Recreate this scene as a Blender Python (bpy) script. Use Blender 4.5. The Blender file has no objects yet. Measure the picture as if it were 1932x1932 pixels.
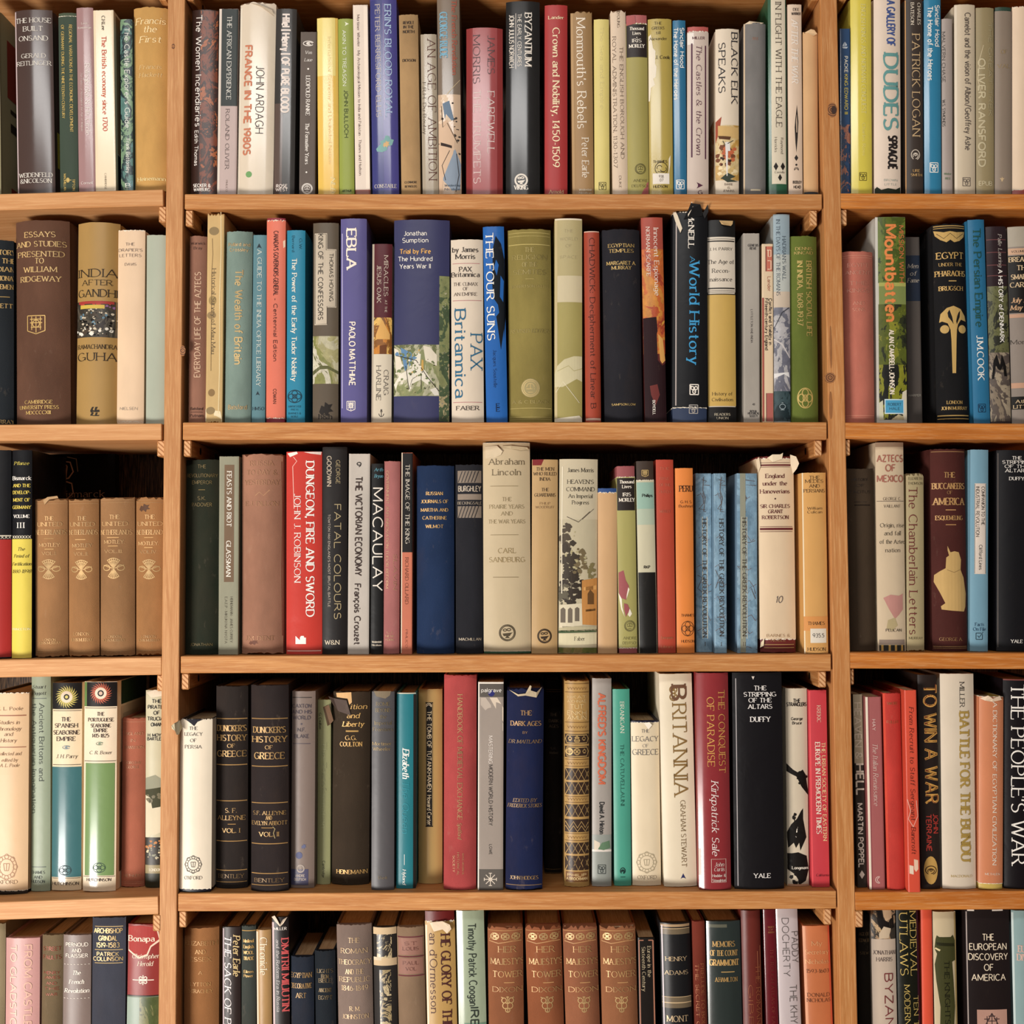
import bpy, math, random
from mathutils import Vector, Matrix
# ---------------------------------------------------------------- camera, light, exposure
scene = bpy.context.scene
FPX, DIST, HOR = 2600.0, 1.70, 1060.0          # focal length (px of 1932), camera distance, horizon row
PITCH = math.atan((HOR - 966.0) / FPX)
cam_d = bpy.data.cameras.new('camera'); cam = bpy.data.objects.new('camera', cam_d)
scene.collection.objects.link(cam)
cam.location = (0, -DIST, 0); cam.rotation_euler = (math.pi / 2 + PITCH, 0, 0)
cam_d.sensor_width = 36.0; cam_d.lens = 36.0 * FPX / 1932.0; cam_d.clip_start = 0.05
scene.camera = cam
vs = scene.view_settings
vs.view_transform = 'Standard'; vs.look = 'None'; vs.gamma = 1.0; vs.use_curve_mapping = False
vs.exposure = 0.0
w = bpy.data.worlds.new('room_light'); scene.world = w; w.use_nodes = True
bg = w.node_tree.nodes['Background']; bg.inputs[0].default_value = (1.0, 0.95, 0.9, 1); bg.inputs[1].default_value = 0.13
def area(name, loc, target, sx, sy, power, col):
    l = bpy.data.lights.new(name, 'AREA'); l.shape = 'RECTANGLE'; l.size = sx; l.size_y = sy
    l.energy = power; l.color = col
    o = bpy.data.objects.new(name, l); scene.collection.objects.link(o); o.location = loc
    o.rotation_euler = (Vector(target) - Vector(loc)).to_track_quat('-Z', 'Y').to_euler()
    return o
area('window_light', (-1.75, -2.15, -1.12), (0.05, 0, 0.2), 0.95, 0.6, 99, (1.0, 0.955, 0.90))
area('high_window_light', (-0.5, -2.6, 1.46), (0, 0, 0.35), 2.0, 0.28, 31, (1.0, 0.98, 0.95))

def unproj(px, py, Y=0.0):
    dx = (px - 966.0) / FPX; dv = -(py - 966.0) / FPX
    c, s = math.cos(PITCH), math.sin(PITCH)
    d = (dx, c - dv * s, s + dv * c)
    t = (Y + DIST) / d[1]
    return Vector((d[0] * t, Y, d[2] * t))
def proj_y(X, Y, Z):
    c, s = math.cos(PITCH), math.sin(PITCH)
    f = (Y + DIST) * c + Z * s; u = -(Y + DIST) * s + Z * c
    return 966.0 - FPX * u / f
PXM = DIST / FPX
# ---------------------------------------------------------------- helpers
COL = scene.collection
def lin(h):
    v = [int(h[i:i + 2], 16) / 255 for i in (0, 2, 4)]
    return tuple(x / 12.92 if x <= 0.04045 else ((x + 0.055) / 1.055) ** 2.4 for x in v) + (1.0,)
def mesh_obj(name, verts, faces, mat, parent=None, color=None, smooth=None, uvs=None):
    me = bpy.data.meshes.new(name); me.from_pydata(verts, [], faces); me.update()
    if smooth is not None:
        for p in me.polygons: p.use_smooth = True
        me.set_sharp_from_angle(angle=math.radians(smooth))
    if mat: me.materials.append(mat)
    o = bpy.data.objects.new(name, me); COL.objects.link(o)
    if color:      # inks and cloth: a little greyer than the nominal colour
        c = lin(color); g = 0.3 * c[0] + 0.59 * c[1] + 0.11 * c[2]
        o.color = tuple(max(0.0015, q * 0.87 + g * 0.13 - 0.003) for q in c[:3]) + (1.0,)
    if parent: o.parent = parent
    return o
def box_vf(x0, x1, y0, y1, z0, z1, b=0.0):
    """box with chamfered long edges on the front (small bevel b)"""
    if b <= 0:
        v = [(x, y, z) for x in (x0, x1) for y in (y0, y1) for z in (z0, z1)]
        f = [(0, 1, 3, 2), (4, 6, 7, 5), (0, 4, 5, 1), (2, 3, 7, 6), (0, 2, 6, 4), (1, 5, 7, 3)]
        return v, f
    import bmesh
    bm = bmesh.new()
    bmesh.ops.create_cube(bm, size=1.0)
    for vv in bm.verts:
        vv.co = ((x0 if vv.co.x < 0 else x1), (y0 if vv.co.y < 0 else y1), (z0 if vv.co.z < 0 else z1))
    bmesh.ops.bevel(bm, geom=bm.edges[:], offset=b, segments=1, affect='EDGES')
    bm.normal_update()
    v = [tuple(q.co) for q in bm.verts]; f = [tuple(q.index for q in p.verts) for p in bm.faces]
    bm.free()
    return v, f
def nodes(name):
    m = bpy.data.materials.new(name); m.use_nodes = True
    nt = m.node_tree; b = nt.nodes['Principled BSDF']
    return m, nt, b
def N(nt, t, **kw):
    n = nt.nodes.new(t)
    for k, v in kw.items():
        if k.startswith('i_'):
            n.inputs[k[2:].replace('_', ' ')].default_value = v
        else: setattr(n, k, v)
    return n
def mixc(nt, a, b, fac, mode='MIX'):
    n = nt.nodes.new('ShaderNodeMix'); n.data_type = 'RGBA'; n.blend_type = mode
    for s, v in ((n.inputs['Factor'], fac), (n.inputs['A'], a), (n.inputs['B'], b)):
        if hasattr(v, 'links') or isinstance(v, bpy.types.NodeSocket): nt.links.new(v, s)
        else: s.default_value = v
    return n.outputs['Result']
def ramp(nt, src, stops, interp='LINEAR'):
    r = nt.nodes.new('ShaderNodeValToRGB'); r.color_ramp.interpolation = interp
    e = r.color_ramp.elements
    while len(e) < len(stops): e.new(0.5)
    for k, (p, c) in enumerate(stops):
        e[k].position = p; e[k].color = c if len(c) == 4 else tuple(c) + (1,)
    nt.links.new(src, r.inputs[0]); return r.outputs[0]
def coords(nt, sc, rand=True):
    tc = N(nt, 'ShaderNodeTexCoord'); mp = N(nt, 'ShaderNodeMapping')
    mp.inputs['Scale'].default_value = sc
    if rand:
        oi = N(nt, 'ShaderNodeObjectInfo'); mu = N(nt, 'ShaderNodeMath', operation='MULTIPLY'); mu.inputs[1].default_value = 37.0
        nt.links.new(oi.outputs['Random'], mu.inputs[0])
        cb = N(nt, 'ShaderNodeCombineXYZ')
        for k in range(3): nt.links.new(mu.outputs[0], cb.inputs[k])
        nt.links.new(cb.outputs[0], mp.inputs['Location'])
    nt.links.new(tc.outputs['Object'], mp.inputs['Vector'])
    return mp.outputs[0]
def noise(nt, vec, scale, detail=3, rough=0.55, dist=0.0):
    n = N(nt, 'ShaderNodeTexNoise'); n.inputs['Scale'].default_value = scale
    n.inputs['Detail'].default_value = detail; n.inputs['Roughness'].default_value = rough
    n.inputs['Distortion'].default_value = dist
    nt.links.new(vec, n.inputs['Vector']); return n.outputs['Fac']
def bump(nt, b, src, strength, dist=0.001):
    n = N(nt, 'ShaderNodeBump'); n.inputs['Strength'].default_value = strength; n.inputs['Distance'].default_value = dist
    nt.links.new(src, n.inputs['Height']); nt.links.new(n.outputs[0], b.inputs['Normal'])
def finish_mat(name, rough, spec, var, weave, wrinkle, coat=0.0, metal=0.0, wear=0.0):
    m, nt, b = nodes(name)
    oi = N(nt, 'ShaderNodeObjectInfo')
    v = coords(nt, (1, 1, 0.45))
    n1 = noise(nt, v, 22, 4, 0.6)
    val = ramp(nt, n1, [(0.3, (1 - var,) * 3), (0.7, (1 + var * 0.6,) * 3)])
    # colour ramp clamps at 1, so lift through a multiply afterwards
    c = mixc(nt, oi.outputs['Color'], val, 1.0, 'MULTIPLY')
    if wear > 0:
        n2 = noise(nt, v, 70, 6, 0.7)
        f = ramp(nt, n2, [(0.62, (0, 0, 0)), (0.80, (wear * .8,) * 3)])
        c = mixc(nt, c, (0.62, 0.47, 0.33, 1), f)
        n3 = noise(nt, v, 9, 5, 0.7)
        f3 = ramp(nt, n3, [(0.52, (0, 0, 0)), (0.74, (wear * 0.9,) * 3)])
        c = mixc(nt, c, (0.09, 0.05, 0.03, 1), f3)
    nt.links.new(c, b.inputs['Base Color'])
    b.inputs['Roughness'].default_value = rough
    b.inputs['Specular IOR Level'].default_value = spec
    b.inputs['Metallic'].default_value = metal
    b.inputs['Coat Weight'].default_value = coat; b.inputs['Coat Roughness'].default_value = 0.15
    if weave or wrinkle:
        vw = coords(nt, (1, 1, 1))
        if weave:
            h = noise(nt, vw, 1500, 2, 0.6)
            bump(nt, b, h, weave, 0.0004)
        else:
            h = noise(nt, vw, 26, 3, 0.5, 0.5)
            bump(nt, b, h, wrinkle, 0.0022)
    return m
MAT = {
 'c': finish_mat('book_cloth', 0.80, 0.14, 0.22, 0.6, 0, wear=0.16),
 'm': finish_mat('matte_paper', 0.62, 0.2, 0.12, 0, 0.10, wear=0.10),
 's': finish_mat('satin_paper', 0.40, 0.3, 0.07, 0, 0.22, wear=0.03),
 'g': finish_mat('glossy_jacket', 0.45, 0.14, 0.04, 0, 0.55, coat=0.75),
}
PRINT = finish_mat('print_ink', 0.5, 0.25, 0.10, 0, 0)
FOIL = finish_mat('gilt_foil', 0.45, 0.5, 0.45, 0, 0, metal=0.25)
def pages_mat():
    m, nt, b = nodes('page_edges')
    v = coords(nt, (1, 0.02, 0.02)); n1 = noise(nt, v, 1400, 2)
    v2 = coords(nt, (1, 1, 1)); n2 = noise(nt, v2, 12, 3)
    c = ramp(nt, n1, [(0.3, lin('8e6f4c')), (0.7, lin('d8bd94'))])
    c = mixc(nt, c, lin('a98a62'), n2)
    nt.links.new(c, b.inputs['Base Color']); b.inputs['Roughness'].default_value = 0.85
    return m
PAGES = pages_mat()
def wood_mat(name, axis, light='e0a873', dark='c0824b', knots=()):
    m, nt, b = nodes(name)
    sc = {'x': (1.6, 26, 26), 'z': (26, 26, 1.6), 'y': (26, 1.6, 26)}[axis]
    v = coords(nt, sc)
    n1 = noise(nt, v, 3.2, 4, 0.6, 0.7)
    n2 = noise(nt, v, 22, 3, 0.65, 0.2)
    wv = N(nt, 'ShaderNodeTexWave'); wv.wave_type = 'BANDS'; wv.bands_direction = 'DIAGONAL'
    wv.inputs['Scale'].default_value = 1.7; wv.inputs['Distortion'].default_value = 5.0
    wv.inputs['Detail'].default_value = 2.5; wv.inputs['Detail Scale'].default_value = 0.7
    nt.links.new(v, wv.inputs['Vector'])
    c = ramp(nt, n1, [(0.3, lin(dark)), (0.62, lin(light))])
    f = ramp(nt, wv.outputs['Fac'], [(0.0, (0.0,) * 3), (0.78, (0.08,) * 3), (0.97, (0.62,) * 3)])
    c = mixc(nt, c, lin(dark), f)
    f2 = ramp(nt, n2, [(0.45, (0.0,) * 3), (0.75, (0.5,) * 3)])
    c = mixc(nt, c, lin('e0b27c'), f2)
    vg = coords(nt, tuple(q * 3.2 if q > 2 else q for q in sc)); n4 = noise(nt, vg, 9, 2, 0.5)
    f4 = ramp(nt, n4, [(0.40, (0.52,) * 3), (0.58, (0,) * 3)])
    c = mixc(nt, c, lin(dark), f4)
    vb = coords(nt, (1, 1, 1)); n3 = noise(nt, vb, 5, 3)
    f3 = ramp(nt, n3, [(0.45, (0,) * 3), (0.75, (0.30,) * 3)])
    c = mixc(nt, c, lin('a0642e'), f3)
    nt.links.new(c, b.inputs['Base Color'])
    b.inputs['Roughness'].default_value = 0.55; b.inputs['Specular IOR Level'].default_value = 0.3
    bump(nt, b, n2, 0.25, 0.0006)
    return m
WOOD = {'x': wood_mat('pine_shelf', 'x', 'c98e54', 'aa6b35'), 'z': wood_mat('pine_upright', 'z', 'c6905f', 'ad7545'),
        'y': wood_mat('pine_batten', 'y', 'c48a52', '935c2d'), 'xr': wood_mat('pine_shelf_orange', 'x', 'd08238', 'ae6222'),
        'xl': wood_mat('pine_shelf_pale', 'x', 'd29d6b', 'bc8350'), 'zr': wood_mat('pine_upright_orange', 'z', 'c88d56', 'ae6f39')}  # paler left, more orange right: light's fall from the left put into colour
def endgrain_mat():
    m, nt, b = nodes('pine_end_grain')
    v = coords(nt, (1, 1, 1))
    wv = N(nt, 'ShaderNodeTexWave'); wv.wave_type = 'RINGS'; wv.rings_direction = 'Y'
    wv.inputs['Scale'].default_value = 75; wv.inputs['Distortion'].default_value = 1.6
    wv.inputs['Detail Scale'].default_value = 0.5
    nt.links.new(v, wv.inputs['Vector'])
    c = ramp(nt, wv.outputs['Fac'], [(0.1, lin('a0683a')), (0.55, lin('d3a070'))])
    nt.links.new(c, b.inputs['Base Color']); b.inputs['Roughness'].default_value = 0.75
    return m
ENDG = endgrain_mat()
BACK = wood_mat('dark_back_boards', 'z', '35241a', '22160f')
def knot_mat():
    m, nt, b = nodes('knot_wood')
    tc = N(nt, 'ShaderNodeTexCoord')
    wv = N(nt, 'ShaderNodeTexWave'); wv.wave_type = 'RINGS'; wv.rings_direction = 'Y'
    wv.inputs['Scale'].default_value = 130; wv.inputs['Distortion'].default_value = 2.5
    nt.links.new(tc.outputs['Object'], wv.inputs['Vector'])
    c = ramp(nt, wv.outputs['Fac'], [(0.2, lin('5a3218')), (0.8, lin('a06a3c'))])
    nt.links.new(c, b.inputs['Base Color']); b.inputs['Roughness'].default_value = 0.6
    return m
KNOT = knot_mat()
def flat_mat(name, h, rough=0.6, metal=0.0):
    m, nt, b = nodes(name); v = coords(nt, (1, 1, 1)); n = noise(nt, v, 60, 3)
    c = ramp(nt, n, [(0.3, tuple(x * 0.8 for x in lin(h)[:3])), (0.7, lin(h))])
    nt.links.new(c, b.inputs['Base Color']); b.inputs['Roughness'].default_value = rough; b.inputs['Metallic'].default_value = metal
    return m
SCREW = flat_mat('dark_screw', '3a2c22', 0.4, 0.7)
PICS = {}
def pic_mat(cols, scale):
    key = (cols, scale)
    if key in PICS: return PICS[key]
    m, nt, b = nodes('printed_picture')
    v = coords(nt, (1, 1, 0.7))
    n = noise(nt, v, scale, 6, 0.62, 1.2)
    cs = cols.split(','); k = len(cs)
    c = ramp(nt, n, [(0.30 + 0.42 * i / k, lin(h)) for i, h in enumerate(cs)], 'CONSTANT')
    n2 = noise(nt, v, scale * 6, 4, 0.7)
    f = ramp(nt, n2, [(0.35, (0.45,) * 3), (0.7, (1,) * 3)])
    c = mixc(nt, c, f, 0.55, 'MULTIPLY')
    nt.links.new(c, b.inputs['Base Color']); b.inputs['Roughness'].default_value = 0.35
    PICS[key] = m; return m
# ---------------------------------------------------------------- stroke font
GL = {}
for ln in """A|.76|l0,0,.38,1;l.38,1,.76,0;l.14,.36,.62,.36
B|.6|l0,0,0,1;l0,1,.28,1;a.28,.76,.26,.24,90,-90;l0,.52,.3,.52;a.3,.26,.3,.26,90,-90;l0,0,.3,0
C|.7|a.4,.5,.4,.5,48,312
D|.7|l0,0,0,1;l0,1,.25,1;a.25,.5,.45,.5,90,-90;l0,0,.25,0
E|.52|l0,0,0,1;l0,1,.52,1;l0,.52,.44,.52;l0,0,.54,0
F|.5|l0,0,0,1;l0,1,.52,1;l0,.52,.42,.52
G|.78|a.4,.5,.4,.5,48,335;l.77,.08,.77,.44;l.5,.44,.77,.44
H|.68|l0,0,0,1;l.68,0,.68,1;l0,.52,.68,.52
I|.03|l0,0,0,1
J|.36|l.34,1,.34,.22;a.16,.22,.18,.22,0,-140
K|.64|l0,0,0,1;l.6,1,0,.4;l.2,.56,.64,0
L|.5|l0,0,0,1;l0,0,.52,0
M|.86|l0,0,0,1;l0,1,.43,.12;l.43,.12,.86,1;l.86,1,.86,0
N|.68|l0,0,0,1;l0,1,.68,0;l.68,0,.68,1
O|.8|a.4,.5,.4,.5,0,360
P|.56|l0,0,0,1;l0,1,.28,1;a.28,.74,.27,.26,90,-90;l0,.48,.28,.48
Q|.8|a.4,.5,.4,.5,0,360;l.46,.2,.82,-.14
R|.62|l0,0,0,1;l0,1,.28,1;a.28,.75,.26,.25,90,-90;l0,.5,.28,.5;l.28,.5,.62,0
S|.54|a.27,.75,.24,.25,35,270;a.27,.25,.27,.25,90,-145
T|.64|l.32,0,.32,1;l0,1,.64,1
U|.66|l0,1,0,.32;a.33,.32,.33,.32,180,360;l.66,.32,.66,1
V|.7|l0,1,.35,0;l.35,0,.7,1
W|1.0|l0,1,.25,0;l.25,0,.5,.9;l.5,.9,.75,0;l.75,0,1,1
X|.66|l0,1,.66,0;l0,0,.66,1
Y|.66|l0,1,.33,.45;l.66,1,.33,.45;l.33,.45,.33,0
Z|.58|l0,1,.58,1;l.58,1,0,0;l0,0,.6,0
a|.42|l.42,0,.42,.46;a.22,.46,.2,.2,0,155;a.22,.19,.21,.19,45,325
b|.46|l0,0,0,1;a.23,.33,.23,.33,150,-150
c|.42|a.24,.33,.24,.33,45,315
d|.46|l.46,0,.46,1;a.23,.33,.23,.33,30,330
e|.46|l.02,.36,.46,.36;a.24,.33,.23,.33,5,310
f|.3|l.14,0,.14,.8;a.3,.8,.16,.2,180,60;l0,.64,.3,.64
g|.46|a.23,.36,.22,.3,0,360;l.46,.64,.46,-.08;a.23,-.08,.23,.2,0,-140
h|.42|l0,0,0,1;a.21,.42,.21,.24,180,0;l.42,.42,.42,0
i|.02|l0,0,0,.66;l0,.85,0,.97
j|.1|l.1,.66,.1,-.1;a-.02,-.1,.12,.16,0,-110;l.1,.85,.1,.97
k|.42|l0,0,0,1;l.38,.66,0,.25;l.14,.38,.42,0
l|.02|l0,0,0,1
m|.7|l0,0,0,.66;a.175,.46,.175,.2,180,0;l.35,.46,.35,0;a.525,.46,.175,.2,180,0;l.7,.46,.7,0
n|.42|l0,0,0,.66;a.21,.42,.21,.24,180,0;l.42,.42,.42,0
o|.48|a.24,.33,.24,.33,0,360
p|.46|l0,.66,0,-.3;a.23,.33,.23,.33,150,-150
q|.46|l.46,.66,.46,-.3;a.23,.33,.23,.33,30,330
r|.28|l0,0,0,.66;a.2,.42,.2,.24,180,60
s|.36|a.18,.495,.16,.165,35,270;a.18,.165,.18,.165,90,-145
t|.3|l.14,.9,.14,.16;a.28,.16,.14,.16,180,290;l0,.64,.3,.64
u|.42|l0,.66,0,.22;a.21,.22,.21,.22,180,360;l.42,.66,.42,0
v|.44|l0,.66,.22,0;l.22,0,.44,.66
w|.68|l0,.66,.17,0;l.17,0,.34,.6;l.34,.6,.51,0;l.51,0,.68,.66
x|.42|l0,.66,.42,0;l0,0,.42,.66
y|.44|l0,.66,.22,.02;l.44,.66,.12,-.3
z|.38|l0,.64,.38,.64;l.38,.64,0,0;l0,.02,.4,.02
0|.56|a.28,.5,.28,.5,0,360
1|.16|l.12,0,.12,1;l.12,1,0,.82
2|.52|a.26,.74,.25,.26,160,-30;l.48,.62,0,0;l0,0,.54,0
3|.52|a.25,.76,.23,.24,140,-90;a.25,.27,.27,.27,90,-140
4|.56|l.42,0,.42,1;l.42,1,0,.3;l0,.3,.58,.3
5|.5|l.46,1,.06,1;l.06,1,.04,.58;a.24,.32,.26,.32,120,-140
6|.54|a.27,.3,.27,.3,0,360;a.5,.3,.5,.72,180,115
7|.5|l0,1,.52,1;l.52,1,.16,0
8|.52|a.26,.76,.22,.24,0,360;a.26,.26,.26,.27,0,360
9|.54|a.27,.7,.27,.3,0,360;a.04,.7,.5,.72,0,-65
&|.74|a.3,.78,.2,.22,-60,240;l.14,.62,.7,0;a.3,.28,.28,.28,120,320;l.5,.12,.72,.42
.|.04|l0,0,0,.12
,|.06|l.05,.1,0,-.16
'|.03|l.02,1,0,.74
-|.28|l0,.36,.28,.36
–|.5|l0,.36,.5,.36
:|.04|l0,.04,0,.16;l0,.5,0,.62
/|.5|l.06,-.1,.44,1.1
(|.2|a.3,.45,.28,.65,120,240
*|.16|l.08,.28,.08,.48;l0,.38,.16,.38
#|.3|l.15,.1,.3,.4;l.3,.4,.15,.7;l.15,.7,0,.4;l0,.4,.15,.1
·|.04|l0,.32,0,.46
¦|.03|l0,-.15,0,1.15
!|.03|l0,0,0,.12;l0,.3,0,1
Ö|.8|a.4,.5,.4,.5,0,360;l.24,1.14,.24,1.26;l.56,1.14,.56,1.26
ç|.42|a.24,.33,.24,.33,45,315;l.24,0,.16,-.26""".split('\n'):
    ch, wd, st = ln.split('|', 2)
    GL[ch] = (float(wd), [(s[0], [float(q) for q in s[1:].split(',')]) for s in st.split(';')])
def stroke_pts(s, n=9):
    k, a = s
    if k == 'l': return [(a[0], a[1]), (a[2], a[3])]
    m = max(3, int(n * abs(a[5] - a[4]) / 180)) + 1
    return [(a[0] + a[2] * math.cos(math.radians(a[4] + (a[5] - a[4]) * i / (m - 1))),
             a[1] + a[3] * math.sin(math.radians(a[4] + (a[5] - a[4]) * i / (m - 1)))) for i in range(m)]
class Pen:
    """collects flat (a, b) outlines of strokes and fills"""
    def __init__(s): s.v = []; s.f = []
    def poly(s, pts, thick, thin=None, nib=12.0):
        thin = thick if thin is None else thin
        n = len(pts); L = []; R = []
        closed = n > 3 and abs(pts[0][0] - pts[-1][0]) < 1e-6 and abs(pts[0][1] - pts[-1][1]) < 1e-6
        for i in range(n):
            p0 = pts[max(0, i - 1)]; p1 = pts[min(n - 1, i + 1)]
            if closed and i in (0, n - 1): p0 = pts[-2]; p1 = pts[1]
            dx, dy = p1[0] - p0[0], p1[1] - p0[1]; l = math.hypot(dx, dy) or 1e-9
            th = math.atan2(dy, dx) - math.radians(nib)
            t = (thin + (thick - thin) * abs(math.sin(th)) ** 1.4) * 0.5
            nx, ny = -dy / l * t, dx / l * t
            L.append((pts[i][0] + nx, pts[i][1] + ny)); R.append((pts[i][0] - nx, pts[i][1] - ny))
        for i in range(n - 1):
            b = len(s.v); s.v += [L[i], R[i], R[i + 1], L[i + 1]]; s.f.append((b, b + 1, b + 2, b + 3))
    def fill(s, pts):
        b = len(s.v); s.v += list(pts); s.f.append(tuple(range(b, b + len(pts))))
def text_width(t):
    x = 0
    for ch in t: x += (0.42 if ch == ' ' else GL.get(ch, GL['o'])[0] + 0.2)
    return max(0.05, x - 0.2)
def draw_text(pen, t, length, cap, style):
    """text from (0,0) along +a, cap height = cap, fitted to length, centred on nothing"""
    serif = style[0] == 's'
    wt = {'b': 0.18, 'l': 0.085, 'x': 0.24}.get(style[1:2], 0.125)
    slant = 0.22 if 'i' in style else 0.0
    thick = wt * cap; thin = thick * (0.42 if serif else 0.92)
    sx = max(length - thick, length * 0.7) / text_width(t)
    thick = min(thick, sx * (0.34 if style[1:2] == 'x' else 0.27)); thin = thick * (0.42 if serif else 0.92)
    x = thick * 0.5 / max(sx, 1e-9)
    for ch in t:
        if ch == ' ': x += 0.42; continue
        wd, sts = GL.get(ch, GL['o'])
        for s in sts:
            p = [((x + a) * sx + slant * b * cap, b * cap) for a, b in stroke_pts(s)]
            pen.poly(p, thick, thin)
            if serif and s[0] == 'l' and cap > 5.5:
                a = s[1]
                dxx, dyy = abs(a[2] - a[0]), abs(a[3] - a[1])
                for (ex, ey) in ((a[0], a[1]), (a[2], a[3])):
                    if ey not in (0, 1, 0.66, -0.3): continue
                    X = (x + ex) * sx + slant * ey * cap; Y = ey * cap
                    if dyy > dxx * 0.9 and dyy > 0.3:
                        if ch in 'AVWMN' and 0.1 < ex < wd - 0.1: continue
                        hw = 0.13 * cap * (0.8 if ch.islower() else 1) + thick * 0.25
                        hw = min(hw, 0.3 * max(sx, cap * 0.3) + thick * 0.4)
                        yy = Y - thin * 0.5 if ey > 0.5 else Y + thin * 0.5
                        pen.poly([(X - hw, yy), (X + hw, yy)], thin * 1.1)
                    elif dyy < 0.02 and ex > 0.3 and ch in 'EFLTZ' and ey in (0, 1):
                        d = -0.2 if ey > 0.5 else 0.2
                        pen.poly([(X, Y), (X, Y + d * cap)], thin * 1.1)
        x += wd + 0.2
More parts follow.
